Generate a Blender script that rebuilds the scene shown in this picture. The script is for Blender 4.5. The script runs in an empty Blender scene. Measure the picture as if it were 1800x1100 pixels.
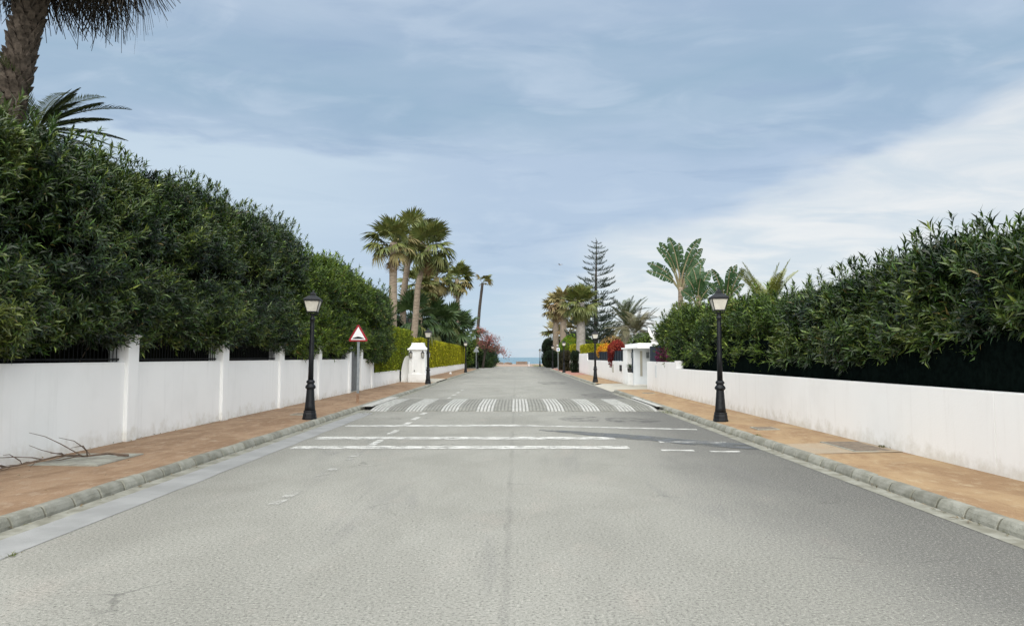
import bpy, bmesh, math, random
import numpy as np
from mathutils import Vector, Matrix, noise as mnoise

random.seed(7)
rng = np.random.default_rng(11)
R = math.radians
scene = bpy.context.scene
col = scene.collection

# ------------------------------------------------------------------ camera
F = 1300.0                                   # focal length in pixels of the 1800 px wide photograph
cam_d = bpy.data.cameras.new('camera')
cam_d.sensor_width = 36.0
cam_d.lens = F / 1800.0 * 36.0
cam_d.clip_start = 0.05
cam_d.clip_end = 9000.0
cam = bpy.data.objects.new('camera', cam_d)
col.objects.link(cam)
cam.location = (0, 0, 1.6)
cam.rotation_euler = (R(90) + math.atan(77.5 / F), 0, math.atan(7 / F))
scene.camera = cam

# ------------------------------------------------------------------ sky and sun
SUN_EL, SUN_AZ = R(52), R(-172)                # azimuth measured from +Y towards +X
world = bpy.data.worlds.new('World')
scene.world = world
world.use_nodes = True
nt = world.node_tree
nt.nodes.clear()


def NN(tree, kind, **kw):
    n = tree.nodes.new(kind)
    for k, v in kw.items():
        setattr(n, k, v)
    return n


def put(tree, sock, v):
    if hasattr(v, 'is_output'):
        tree.links.new(v, sock)
    elif isinstance(v, (tuple, list)) and len(v) == 3 and sock.type == 'RGBA':
        sock.default_value = (*v, 1)
    else:
        sock.default_value = v


def MA(tree, op, a, b=0.0, c=None, clamp=False):
    n = NN(tree, 'ShaderNodeMath', operation=op, use_clamp=clamp)
    put(tree, n.inputs[0], a)
    put(tree, n.inputs[1], b)
    if c is not None:
        put(tree, n.inputs[2], c)
    return n.outputs[0]


def SM(tree, v, lo, hi):
    """smooth step from 0 at lo to 1 at hi"""
    n = NN(tree, 'ShaderNodeMapRange', interpolation_type='SMOOTHSTEP')
    put(tree, n.inputs[0], v)
    put(tree, n.inputs[1], lo)
    put(tree, n.inputs[2], hi)
    return n.outputs[0]


def MIX(tree, f, a, b, mode='MIX'):
    n = NN(tree, 'ShaderNodeMix', data_type='RGBA', blend_type=mode)
    put(tree, n.inputs[0], f)
    put(tree, n.inputs[6], a)
    put(tree, n.inputs[7], b)
    return n.outputs[2]


def NOISE(tree, vec, scale, detail=3, rough=0.5, dist=0.0):
    n = NN(tree, 'ShaderNodeTexNoise')
    if vec is not None:
        put(tree, n.inputs['Vector'], vec)
    n.inputs['Scale'].default_value = scale
    n.inputs['Detail'].default_value = detail
    n.inputs['Roughness'].default_value = rough
    n.inputs['Distortion'].default_value = dist
    return n.outputs[0]


def XYZ(tree, x, y, z):
    n = NN(tree, 'ShaderNodeCombineXYZ')
    put(tree, n.inputs[0], x)
    put(tree, n.inputs[1], y)
    put(tree, n.inputs[2], z)
    return n.outputs[0]


def srgb(r, g, b):
    def f(c):
        c /= 255.0
        return c / 12.92 if c <= 0.04045 else ((c + 0.055) / 1.055) ** 2.4
    return (f(r), f(g), f(b))


EXPO = 2.1
tc = NN(nt, 'ShaderNodeTexCoord')
sp = NN(nt, 'ShaderNodeSeparateXYZ')
nt.links.new(tc.outputs['Generated'], sp.inputs[0])
dx, dy, dz = sp.outputs
az = MA(nt, 'ARCTAN2', dx, dy)
el = MA(nt, 'ARCSINE', dz)
inv = MA(nt, 'DIVIDE', 1.0, MA(nt, 'ADD', MA(nt, 'MAXIMUM', dz, 0.0), 0.16))
cu = MA(nt, 'MULTIPLY', dx, inv)
cv = MA(nt, 'MULTIPLY', dy, inv)
plane = XYZ(nt, cu, MA(nt, 'MULTIPLY', cv, 1.6), 0.0)
n1 = NOISE(nt, plane, 0.9, 5, 0.52, 0.4)
n2 = NOISE(nt, plane, 2.7, 6, 0.55, 0.6)
n3 = NOISE(nt, XYZ(nt, MA(nt, 'MULTIPLY', az, 2.2), MA(nt, 'MULTIPLY', el, 9.0), 3.0), 1.5, 5, 0.55, 0.3)
wob = MA(nt, 'ADD', MA(nt, 'MULTIPLY', MA(nt, 'SUBTRACT', n3, 0.5), 0.17), MA(nt, 'MULTIPLY', MA(nt, 'SUBTRACT', n2, 0.5), 0.07))
elw = MA(nt, 'ADD', el, wob)
# the brighter cloud deck low in the sky: its upper edge rises to the right and, more faintly, to the left
edge_r = MA(nt, 'MULTIPLY_ADD', az, 0.34, 0.115)
edge_r = MA(nt, 'MINIMUM', edge_r, 0.315)
rm = SM(nt, MA(nt, 'SUBTRACT', edge_r, elw), -0.012, 0.05)
rm = MA(nt, 'MULTIPLY', rm, SM(nt, az, -0.06, 0.16))
lm = SM(nt, MA(nt, 'SUBTRACT', 0.285, elw), -0.006, 0.03)
lm = MA(nt, 'MULTIPLY', lm, SM(nt, az, 0.0, -0.36))
lm = MA(nt, 'MULTIPLY', lm, SM(nt, el, 0.02, 0.24))
band = MA(nt, 'SUBTRACT', 1.0, MA(nt, 'ABSOLUTE', MA(nt, 'DIVIDE', MA(nt, 'SUBTRACT', elw, 0.345), 0.09)), clamp=True)
k = 2.0 ** -EXPO


def sk(r, g, b):
    return tuple(c * k for c in srgb(r, g, b))


c = MIX(nt, SM(nt, n1, 0.38, 0.62), sk(163, 185, 209), sk(186, 203, 222))
c = MIX(nt, MA(nt, 'MULTIPLY', band, 0.75), c, sk(152, 180, 202))
low = SM(nt, MA(nt, 'SUBTRACT', 0.29, elw), -0.02, 0.05)
c = MIX(nt, MA(nt, 'MULTIPLY', low, 0.85), c, sk(182, 200, 221))
c = MIX(nt, SM(nt, el, 0.16, 0.0), c, sk(190, 211, 228))
c = MIX(nt, MA(nt, 'MULTIPLY', SM(nt, n2, 0.47, 0.70), 0.50), c, sk(198, 213, 229))
bright = MIX(nt, SM(nt, n2, 0.3, 0.7), sk(212, 222, 229), sk(238, 239, 238))
n4 = NOISE(nt, XYZ(nt, MA(nt, 'MULTIPLY', az, 2.0), MA(nt, 'MULTIPLY', el, 11.0), 9.0), 2.2, 6, 0.6, 0.5)
c = MIX(nt, MA(nt, 'MULTIPLY', SM(nt, n4, 0.52, 0.72), 0.45), c, sk(150, 174, 202))
c = MIX(nt, MA(nt, 'MULTIPLY', rm, 0.95), c, bright)
c = MIX(nt, MA(nt, 'MULTIPLY', lm, 0.75), c, sk(206, 222, 233))
nish = NN(nt, 'ShaderNodeTexSky', sky_type='NISHITA', sun_disc=False)
nish.sun_elevation = SUN_EL
nish.sun_rotation = SUN_AZ
nish.altitude = 5
bg1 = NN(nt, 'ShaderNodeBackground')
nt.links.new(nish.outputs[0], bg1.inputs[0])
bg1.inputs[1].default_value = 0.05
bg2 = NN(nt, 'ShaderNodeBackground')
nt.links.new(c, bg2.inputs[0])
bg2.inputs[1].default_value = 1.0
mx = NN(nt, 'ShaderNodeMixShader')
mx.inputs[0].default_value = 0.93
nt.links.new(bg1.outputs[0], mx.inputs[1])
nt.links.new(bg2.outputs[0], mx.inputs[2])
wo = NN(nt, 'ShaderNodeOutputWorld')
nt.links.new(mx.outputs[0], wo.inputs[0])

sun_d = bpy.data.lights.new('sun', 'SUN')
sun_d.energy = 1.5
sun_d.angle = R(105)
sun_d.color = (1.0, 0.955, 0.88)
sun = bpy.data.objects.new('sun', sun_d)
col.objects.link(sun)
sun.location = (20, 30, 60)
sv = Vector((math.sin(SUN_AZ) * math.cos(SUN_EL), math.cos(SUN_AZ) * math.cos(SUN_EL), math.sin(SUN_EL)))
sun.rotation_euler = sv.to_track_quat('Z', 'Y').to_euler()

vs = scene.view_settings
vs.view_transform = 'Standard'
vs.look = 'None'
vs.exposure = EXPO
vs.gamma = 1.0
vs.use_curve_mapping = False

# ------------------------------------------------------------------ helpers
WL = {}


def reg(o, loc):
    WL[o.name] = Vector(loc)
    return o


def tag(o, label=None, cat=None, group=None, kind=None):
    if label:
        o['label'] = label
    if cat:
        o['category'] = cat
    if group:
        o['group'] = group
    if kind:
        o['kind'] = kind
    return o


def thing(name, label, cat, loc=(0, 0, 0), group=None, kind=None):
    o = bpy.data.objects.new(name, None)
    o.empty_display_size = 0.1
    col.objects.link(o)
    o.location = loc
    tag(o, label, cat, group, kind)
    return reg(o, loc)


def link(name, me, mat=None, parent=None, loc=None):
    """link mesh data; loc is a world position, or the parent's own origin when left out"""
    o = bpy.data.objects.new(name, me)
    col.objects.link(o)
    if mat is not None:
        if not me.materials:
            me.materials.append(mat)
        elif me.materials[0] is not mat:
            o.material_slots[0].link = 'OBJECT'
            o.material_slots[0].material = mat
    if parent is not None:
        o.parent = parent
        base = WL[parent.name]
        if loc is not None:
            o.location = Vector(loc) - base
            reg(o, loc)
        else:
            reg(o, base)
    else:
        if loc is not None:
            o.location = loc
        reg(o, loc or (0, 0, 0))
    return o


def mesh(name, verts, faces, smooth=False):
    me = bpy.data.meshes.new(name)
    me.from_pydata([tuple(v) for v in verts], [], faces)
    me.update()
    if smooth:
        me.polygons.foreach_set('use_smooth', [True] * len(me.polygons))
    return me


def mk(name, verts, faces, mat, parent=None, smooth=False):
    """mesh given in world coordinates"""
    if parent is not None:
        b = WL[parent.name]
        verts = [Vector(v) - b for v in verts]
    return link(name, mesh(name, verts, faces, smooth), mat, parent)


def bm_obj(name, bm, mat, parent=None, smooth=False):
    if parent is not None:
        bmesh.ops.translate(bm, verts=bm.verts, vec=-WL[parent.name])
    me = bpy.data.meshes.new(name)
    bm.normal_update()
    bm.to_mesh(me)
    bm.free()
    if smooth:
        me.polygons.foreach_set('use_smooth', [True] * len(me.polygons))
    return link(name, me, mat, parent)


def bm_box(bm, x0, x1, y0, y1, z0, z1, bevel=0.0):
    r = bmesh.ops.create_cube(bm, size=1.0)
    for v in r['verts']:
        v.co = Vector((x0 + (v.co.x + .5) * (x1 - x0), y0 + (v.co.y + .5) * (y1 - y0), z0 + (v.co.z + .5) * (z1 - z0)))
    if bevel > 0:
        es = list({e for v in r['verts'] for e in v.link_edges})
        bmesh.ops.bevel(bm, geom=es, offset=bevel, segments=2, affect='EDGES', profile=0.6)


def box(name, x0, x1, y0, y1, z0, z1, mat, parent=None, bevel=0.01):
    bm = bmesh.new()
    bm_box(bm, x0, x1, y0, y1, z0, z1, bevel)
    return bm_obj(name, bm, mat, parent)


def bm_tube(bm, pts, rads, n=8, caps=True):
    rings = []
    pts = [Vector(p) for p in pts]
    for i, p in enumerate(pts):
        d = (pts[min(i + 1, len(pts) - 1)] - pts[max(i - 1, 0)])
        d = d.normalized() if d.length > 0 else Vector((0, 0, 1))
        a = d.orthogonal().normalized() if abs(d.z) < 0.95 else (Vector((1, 0, 0)) - d * d.x).normalized()
        b = d.cross(a)
        rings.append([bm.verts.new(p + (a * math.cos(2 * math.pi * j / n) + b * math.sin(2 * math.pi * j / n)) * rads[i]) for j in range(n)])
    for i in range(len(rings) - 1):
        for j in range(n):
            bm.faces.new((rings[i][j], rings[i][(j + 1) % n], rings[i + 1][(j + 1) % n], rings[i + 1][j]))
    if caps:
        bm.faces.new(rings[0][::-1])
        bm.faces.new(rings[-1])


def lathe(bm, prof, n=16, centre=(0, 0, 0), rot=0.0):
    c0 = Vector(centre)
    rings = []
    for r, z in prof:
        rings.append([bm.verts.new(c0 + Vector((r * math.cos(rot + 2 * math.pi * j / n), r * math.sin(rot + 2 * math.pi * j / n), z))) for j in range(n)])
    for i in range(len(rings) - 1):
        for j in range(n):
            bm.faces.new((rings[i][j], rings[i][(j + 1) % n], rings[i + 1][(j + 1) % n], rings[i + 1][j]))
    bm.faces.new(rings[0][::-1])
    bm.faces.new(rings[-1])


def sheet(name, pts, z, mat, parent=None, kind='structure'):
    """flat polygon"""
    o = mk(name, [(p[0], p[1], p[2] if len(p) > 2 else z) for p in pts], [list(range(len(pts)))], mat, parent)
    if parent is None and kind:
        tag(o, kind=kind)
    return o


def strip(name, left, right, mat, parent=None):
    """quad strip between two polylines of (x,y,z)"""
    n = len(left)
    v = list(left) + list(right)
    f = [(i, n + i, n + i + 1, i + 1) for i in range(n - 1)]
    o = mk(name, v, f, mat, parent)
    if parent is None:
        tag(o, kind='structure')
    return o


def copy_tree(o, parent=None, loc=None):
    c_ = o.copy()
    col.objects.link(c_)
    c_.parent = parent
    if loc is not None:
        c_.location = loc
    for ch in o.children:
        copy_tree(ch, c_)
    return c_


# ------------------------------------------------------------------ materials
def material(name):
    m = bpy.data.materials.new(name)
    m.use_nodes = True
    t = m.node_tree
    b = t.nodes['Principled BSDF']
    return m, t, b


def coords(t):
    g = NN(t, 'ShaderNodeNewGeometry')
    return g.outputs['Position']


def plain(name, c1, c2=None, scale=3.0, rough=0.8, bump=0.0, bscale=40.0, metal=0.0, spec=0.3, detail=5, rnd=0.0):
    m, t, b = material(name)
    p = coords(t)
    cc = c1
    if c2:
        cc = MIX(t, SM(t, NOISE(t, p, scale, detail, 0.6), 0.33, 0.67), c1, c2)
    if rnd:
        oi = NN(t, 'ShaderNodeObjectInfo')
        cc = MIX(t, MA(t, 'MULTIPLY', oi.outputs['Random'], rnd), cc if c2 else (*c1, 1), (0.02, 0.02, 0.02, 1))
    put(t, b.inputs['Base Color'], cc)
    b.inputs['Roughness'].default_value = rough
    b.inputs['Metallic'].default_value = metal
    b.inputs['Specular IOR Level'].default_value = spec
    if bump:
        bn = NN(t, 'ShaderNodeBump')
        bn.inputs['Strength'].default_value = bump
        bn.inputs['Distance'].default_value = 0.02
        t.links.new(NOISE(t, p, bscale, 4, 0.6), bn.inputs['Height'])
        t.links.new(bn.outputs[0], b.inputs['Normal'])
    return m


def plaster(name, base, dirt, damp=0.12):
    """painted render with faint streaks and splash dirt near its foot"""
    m, t, b = material(name)
    p = coords(t)
    s = NN(t, 'ShaderNodeSeparateXYZ')
    t.links.new(p, s.inputs[0])
    streak = NOISE(t, XYZ(t, MA(t, 'MULTIPLY', s.outputs[0], 6.0), MA(t, 'MULTIPLY', s.outputs[1], 6.0), MA(t, 'MULTIPLY', s.outputs[2], 0.5)), 1.0, 5, 0.6)
    blot = NOISE(t, p, 0.9, 5, 0.6)
    cc = MIX(t, MA(t, 'MULTIPLY', SM(t, streak, 0.52, 0.78), 0.42), base, dirt)
    cc = MIX(t, MA(t, 'MULTIPLY', SM(t, blot, 0.45, 0.75), 0.28), cc, dirt)
    foot = MA(t, 'SUBTRACT', MA(t, 'MULTIPLY', NOISE(t, p, 4.0, 5, 0.65), 0.75), MA(t, 'MULTIPLY', s.outputs[2], 0.9))
    cc = MIX(t, MA(t, 'MULTIPLY', SM(t, foot, 0.02, 0.35), damp * 4), cc, (0.46, 0.42, 0.33, 1))
    put(t, b.inputs['Base Color'], cc)
    b.inputs['Roughness'].default_value = 0.85
    b.inputs['Specular IOR Level'].default_value = 0.25
    bn = NN(t, 'ShaderNodeBump')
    bn.inputs['Strength'].default_value = 0.25
    bn.inputs['Distance'].default_value = 0.01
    t.links.new(NOISE(t, p, 30.0, 5, 0.65), bn.inputs['Height'])
    t.links.new(bn.outputs[0], b.inputs['Normal'])
    return m


def asphalt():
    m, t, b = material('road_asphalt')
    p = coords(t)
    s = NN(t, 'ShaderNodeSeparateXYZ')
    t.links.new(p, s.inputs[0])
    x, y = s.outputs[0], s.outputs[1]
    fine = NOISE(t, p, 42.0, 4, 0.85)
    fine2 = NOISE(t, p, 24.0, 4, 0.7)
    blot = NOISE(t, XYZ(t, x, MA(t, 'MULTIPLY', y, 0.55), 0.0), 0.55, 6, 0.62, 0.3)
    blot2 = NOISE(t, XYZ(t, x, MA(t, 'MULTIPLY', y, 0.5), 7.0), 1.7, 5, 0.6)
    cc = MIX(t, SM(t, blot, 0.3, 0.7), (0.235, 0.234, 0.208, 1), (0.305, 0.303, 0.272, 1))
    cc = MIX(t, MA(t, 'MULTIPLY', SM(t, blot2, 0.56, 0.74), 0.30), cc, (0.37, 0.33, 0.29, 1))
    # the right-hand side is less bleached, with oil and tyre marks
    xr = MA(t, 'ADD', x, MA(t, 'MULTIPLY', MA(t, 'SUBTRACT', blot, 0.5), 4.0))
    rt = MA(t, 'MULTIPLY', SM(t, xr, 1.2, 3.9), 0.85)
    cc = MIX(t, rt, cc, (0.105, 0.105, 0.100, 1))
    lt = MA(t, 'MULTIPLY', SM(t, xr, -2.9, -4.3), 0.25)
    cc = MIX(t, lt, cc, (0.22, 0.215, 0.19, 1))
    # long tyre scuffs
    sc = NOISE(t, XYZ(t, MA(t, 'MULTIPLY', x, 1.1), MA(t, 'MULTIPLY', y, 0.13), 2.0), 1.6, 5, 0.62, 0.8)
    cc = MIX(t, MA(t, 'MULTIPLY', SM(t, sc, 0.57, 0.75), 0.42), cc, (0.18, 0.18, 0.175, 1))
    # paving joint along the middle
    jx = MA(t, 'ABSOLUTE', MA(t, 'ADD', MA(t, 'ADD', x, 0.07), MA(t, 'MULTIPLY', MA(t, 'SUBTRACT', NOISE(t, p, 2.2, 4, 0.7), 0.5), 0.14)))
    jm = MA(t, 'MULTIPLY', SM(t, jx, 0.05, 0.005), SM(t, NOISE(t, p, 0.5, 3, 0.6), 0.30, 0.55))
    cc = MIX(t, MA(t, 'MULTIPLY', jm, 0.28), cc, (0.12, 0.12, 0.115, 1))
    # exposed stones
    cc = MIX(t, MA(t, 'MULTIPLY', SM(t, fine, 0.54, 0.68), 0.75), cc, (0.52, 0.51, 0.45, 1))
    cc = MIX(t, MA(t, 'MULTIPLY', SM(t, fine, 0.49, 0.35), 0.95), cc, (0.075, 0.075, 0.065, 1))
    cc = MIX(t, MA(t, 'MULTIPLY', SM(t, fine2, 0.42, 0.28), 0.45), cc, (0.12, 0.12, 0.11, 1))
    grit = NOISE(t, p, 150.0, 2, 0.7)
    cc = MIX(t, MA(t, 'MULTIPLY', SM(t, grit, 0.45, 0.30), 0.7), cc, (0.08, 0.08, 0.07, 1))
    cc = MIX(t, MA(t, 'MULTIPLY', SM(t, grit, 0.58, 0.72), 0.7), cc, (0.62, 0.61, 0.55, 1))
    # fine cracks
    v = NN(t, 'ShaderNodeTexVoronoi', feature='DISTANCE_TO_EDGE')
    v.inputs['Scale'].default_value = 0.42
    wv = NN(t, 'ShaderNodeVectorMath', operation='ADD')
    nz = NN(t, 'ShaderNodeTexNoise')
    nz.inputs['Scale'].default_value = 1.4
    nz.inputs['Detail'].default_value = 5
    t.links.new(p, nz.inputs['Vector'])
    t.links.new(p, wv.inputs[0])
    t.links.new(nz.outputs['Color'], wv.inputs[1])
    t.links.new(wv.outputs[0], v.inputs['Vector'])
    ck = MA(t, 'MULTIPLY', SM(t, v.outputs['Distance'], 0.012, 0.002), SM(t, NOISE(t, p, 0.5, 3, 0.6), 0.52, 0.66))
    cc = MIX(t, MA(t, 'MULTIPLY', ck, 0.5), cc, (0.07, 0.07, 0.065, 1))
    put(t, b.inputs['Base Color'], cc)
    b.inputs['Roughness'].default_value = 0.9
    b.inputs['Specular IOR Level'].default_value = 0.2
    bn = NN(t, 'ShaderNodeBump')
    bn.inputs['Strength'].default_value = 0.55
    bn.inputs['Distance'].default_value = 0.012
    t.links.new(MA(t, 'ADD', fine, MA(t, 'MULTIPLY', fine2, 0.7)), bn.inputs['Height'])
    t.links.new(bn.outputs[0], b.inputs['Normal'])
    return m


def worn_paint(name, colour, lo, hi, scale=7.0, ys=1.0):
    m, t, b = material(name)
    p = coords(t)
    s = NN(t, 'ShaderNodeSeparateXYZ')
    t.links.new(p, s.inputs[0])
    q = XYZ(t, s.outputs[0], MA(t, 'MULTIPLY', s.outputs[1], ys), 0.0)
    w = MA(t, 'ADD', MA(t, 'MULTIPLY', NOISE(t, q, scale, 5, 0.65), 0.7), MA(t, 'MULTIPLY', NOISE(t, p, 60, 3, 0.7), 0.3))
    put(t, b.inputs['Base Color'], MIX(t, NOISE(t, p, 5.0, 4), colour, tuple(0.8 * c_ for c_ in colour)))
    b.inputs['Roughness'].default_value = 0.75
    put(t, b.inputs['Alpha'], SM(t, w, lo, hi))
    return m


def pavement(name, a, b_, c_):
    m, t, b = material(name)
    p = coords(t)
    s = NN(t, 'ShaderNodeSeparateXYZ')
    t.links.new(p, s.inputs[0])
    q = XYZ(t, MA(t, 'MULTIPLY', s.outputs[0], 1.7), MA(t, 'MULTIPLY', s.outputs[1], 0.8), 0.0)
    nA = NOISE(t, q, 0.9, 7, 0.66, 0.6)
    nB = NOISE(t, q, 4.2, 6, 0.66)
    nC = NOISE(t, p, 55.0, 3, 0.7)
    cc = MIX(t, SM(t, nA, 0.38, 0.62), a, b_)
    cc = MIX(t, MA(t, 'MULTIPLY', SM(t, nB, 0.50, 0.74), 0.75), cc, c_)
    cc = MIX(t, MA(t, 'MULTIPLY', SM(t, nB, 0.45, 0.25), 0.35), cc, (0.15, 0.085, 0.05, 1))
    cc = MIX(t, MA(t, 'MULTIPLY', SM(t, nC, 0.45, 0.3), 0.4), cc, (0.13, 0.08, 0.05, 1))
    cc = MIX(t, MA(t, 'MULTIPLY', SM(t, nC, 0.58, 0.72), 0.3), cc, (0.55, 0.45, 0.34, 1))
    put(t, b.inputs['Base Color'], cc)
    b.inputs['Roughness'].default_value = 0.85
    b.inputs['Specular IOR Level'].default_value = 0.25
    bn = NN(t, 'ShaderNodeBump')
    bn.inputs['Strength'].default_value = 0.4
    bn.inputs['Distance'].default_value = 0.012
    t.links.new(MA(t, 'ADD', nB, MA(t, 'MULTIPLY', nC, 0.5)), bn.inputs['Height'])
    t.links.new(bn.outputs[0], b.inputs['Normal'])
    return m


def foliage_mat(name, tint=(1, 1, 1), rough=0.42, trans=0.25, spec=0.45):
    m, t, b = material(name)
    a = NN(t, 'ShaderNodeVertexColor', layer_name='leaf')
    cc = MIX(t, 1.0, a.outputs[0], (*tint, 1), 'MULTIPLY')
    put(t, b.inputs['Base Color'], cc)
    b.inputs['Roughness'].default_value = rough
    b.inputs['Specular IOR Level'].default_value = spec
    tr = NN(t, 'ShaderNodeBsdfTranslucent')
    t.links.new(MIX(t, 1.0, cc, (1.1, 1.25, 0.5, 1), 'MULTIPLY'), tr.inputs[0])
    ms = NN(t, 'ShaderNodeMixShader')
    ms.inputs[0].default_value = trans
    t.links.new(b.outputs[0], ms.inputs[1])
    t.links.new(tr.outputs[0], ms.inputs[2])
    t.links.new(ms.outputs[0], t.nodes['Material Output'].inputs[0])
    return m


def sea_mat():
    m, t, b = material('sea_water')
    p = coords(t)
    s = NN(t, 'ShaderNodeSeparateXYZ')
    t.links.new(p, s.inputs[0])
    q = XYZ(t, MA(t, 'MULTIPLY', s.outputs[0], 0.02), MA(t, 'MULTIPLY', s.outputs[1], 0.004), 0)
    put(t, b.inputs['Base Color'], MIX(t, NOISE(t, q, 1.0, 4), (0.05, 0.13, 0.17, 1), (0.08, 0.19, 0.23, 1)))
    b.inputs['Roughness'].default_value = 0.25
    bn = NN(t, 'ShaderNodeBump')
    bn.inputs['Strength'].default_value = 0.8
    bn.inputs['Distance'].default_value = 0.6
    t.links.new(NOISE(t, XYZ(t, MA(t, 'MULTIPLY', s.outputs[0], 0.12), MA(t, 'MULTIPLY', s.outputs[1], 0.3), 0), 1.0, 6, 0.6), bn.inputs['Height'])
    t.links.new(bn.outputs[0], b.inputs['Normal'])
    return m


def trunk_mat(name, a, b_, ring=14.0):
    m, t, b = material(name)
    p = coords(t)
    s = NN(t, 'ShaderNodeSeparateXYZ')
    t.links.new(p, s.inputs[0])
    q = XYZ(t, MA(t, 'MULTIPLY', s.outputs[0], 3.0), MA(t, 'MULTIPLY', s.outputs[1], 3.0), MA(t, 'MULTIPLY', s.outputs[2], ring))
    nA = NOISE(t, q, 1.0, 5, 0.65)
    put(t, b.inputs['Base Color'], MIX(t, SM(t, nA, 0.3, 0.7), a, b_))
    b.inputs['Roughness'].default_value = 0.9
    b.inputs['Specular IOR Level'].default_value = 0.15
    bn = NN(t, 'ShaderNodeBump')
    bn.inputs['Strength'].default_value = 0.7
    bn.inputs['Distance'].default_value = 0.03
    t.links.new(nA, bn.inputs['Height'])
    t.links.new(bn.outputs[0], b.inputs['Normal'])
    return m


M = {}
M['asphalt'] = asphalt()
M['wall'] = plaster('white_wall_paint', (0.85, 0.86, 0.855, 1), (0.68, 0.69, 0.68, 1))
M['wall_r'] = plaster('white_wall_paint_warm', (0.86, 0.86, 0.85, 1), (0.72, 0.71, 0.69, 1))
M['kerb'] = plain('kerb_concrete', (0.326, 0.326, 0.282), (0.220, 0.220, 0.180), 5.0, 0.9, 0.6, 40, rnd=0.25)
M['mortar'] = plain('kerb_mortar', (0.10, 0.10, 0.075), (0.16, 0.155, 0.12), 9.0, 0.95)
M['gutter'] = plain('gutter_concrete', (0.317, 0.317, 0.273), (0.194, 0.189, 0.150), 3.5, 0.9, 0.4, 60)
M['patchstrip'] = plain('gutter_asphalt', (0.32, 0.325, 0.32), (0.26, 0.265, 0.26), 1.6, 0.9, 0.5, 80)
M['trench'] = worn_paint('trench_asphalt', (0.13, 0.14, 0.145), 0.34, 0.62, 2.2, 1.6)
M['stain'] = worn_paint('oil_stain', (0.15, 0.145, 0.14), 0.42, 0.75, 2.6)
M['pave_l'] = pavement('pavement_left_concrete', (0.225, 0.142, 0.084, 1), (0.315, 0.212, 0.132, 1), (0.40, 0.32, 0.235, 1))
M['pave_r'] = pavement('pavement_right_concrete', (0.285, 0.182, 0.100, 1), (0.375, 0.260, 0.145, 1), (0.46, 0.37, 0.24, 1))
M['pave_red'] = pavement('pavement_red_concrete', (0.317, 0.145, 0.114, 1), (0.370, 0.194, 0.145, 1), (0.405, 0.273, 0.211, 1))
M['apron'] = plain('apron_concrete', (0.458, 0.431, 0.361), (0.370, 0.352, 0.299), 2.0, 0.9, 0.3, 50)
M['patch'] = pavement('pavement_repair', (0.352, 0.290, 0.211, 1), (0.387, 0.299, 0.202, 1), (0.405, 0.352, 0.273, 1))
M['slab'] = plain('cover_concrete', (0.352, 0.352, 0.299), (0.264, 0.255, 0.220), 6.0, 0.9, 0.4, 50)
M['cover_brown'] = plain('cover_weathered', (0.25, 0.20, 0.15), (0.16, 0.13, 0.10), 9.0, 0.9, 0.4, 50)
M['paint'] = worn_paint('worn_white_paint', (0.66, 0.66, 0.62), 0.415, 0.53, 3.6, 2.6)
M['paint_faint'] = worn_paint('faded_white_paint', (0.458, 0.458, 0.422), 0.45, 0.62, 4.0)
M['rib_white'] = plain('rib_white_paint', (0.475, 0.475, 0.449), (0.334, 0.334, 0.308), 7.0, 0.8, 0.2, 60)
M['rib_grey'] = plain('rib_grey_concrete', (0.264, 0.264, 0.233), (0.202, 0.202, 0.180), 4.0, 0.9, 0.2, 60)
M['hump'] = plain('hump_base_concrete', (0.22, 0.22, 0.20), (0.18, 0.18, 0.165), 4.0, 0.9)
M['iron'] = plain('black_cast_iron', (0.005, 0.006, 0.008), (0.009, 0.011, 0.014), 8.0, 0.45, 0.15, 60, 0.0, 0.3)
M['iron_rail'] = plain('black_railing_paint', (0.004, 0.0045, 0.005), None, 1, 0.6, spec=0.15)
M['opal'] = plain('lantern_opal_glass', (0.62, 0.60, 0.53), (0.52, 0.50, 0.44), 6.0, 0.35, spec=0.5)
M['galv'] = plain('galvanised_steel', (0.30, 0.33, 0.35), (0.22, 0.25, 0.27), 8.0, 0.45, metal=0.4)
M['rust'] = plain('rusty_steel', (0.33, 0.22, 0.14), (0.20, 0.12, 0.08), 14.0, 0.9)
M['sign_white'] = plain('sign_white', (0.82, 0.83, 0.84), None, 1, 0.4)
M['sign_red'] = plain('sign_red', (0.36, 0.018, 0.03), (0.28, 0.02, 0.03), 6, 0.4)
M['sign_black'] = plain('sign_black', (0.012, 0.012, 0.014), None, 1, 0.4)
M['sign_blue'] = plain('sign_blue', (0.12, 0.22, 0.42), None, 1, 0.4)
M['gate_grey'] = plain('gate_grey_paint', (0.16, 0.18, 0.19), (0.12, 0.13, 0.14), 6, 0.5, metal=0.2)
M['gate_white'] = plain('gate_white_paint', (0.74, 0.77, 0.79), (0.66, 0.69, 0.71), 2.0, 0.55)
M['slate'] = plain('slate_fence_paint', (0.016, 0.026, 0.040), (0.024, 0.034, 0.050), 6, 0.6, spec=0.15)
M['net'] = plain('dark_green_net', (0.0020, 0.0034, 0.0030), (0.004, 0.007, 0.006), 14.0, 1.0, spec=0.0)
M['soil'] = plain('garden_soil', (0.10, 0.085, 0.055), (0.07, 0.075, 0.035), 0.6, 0.95, 0.4, 8)
M['sand'] = plain('beach_sand', (0.34, 0.25, 0.19), (0.28, 0.20, 0.15), 0.15, 0.95, 0.3, 4)
M['grass'] = plain('verge_grass', (0.11, 0.13, 0.04), (0.15, 0.15, 0.06), 0.5, 0.95)
M['rock'] = plain('rock_brown', (0.22, 0.16, 0.12), (0.14, 0.11, 0.09), 1.0, 0.95)
M['core'] = plain('painted_inner_shade', (0.005, 0.007, 0.0035), (0.010, 0.010, 0.006), 9.0, 1.0, spec=0.0)  # near-black fill, painted shade for the depth of the foliage
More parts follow.
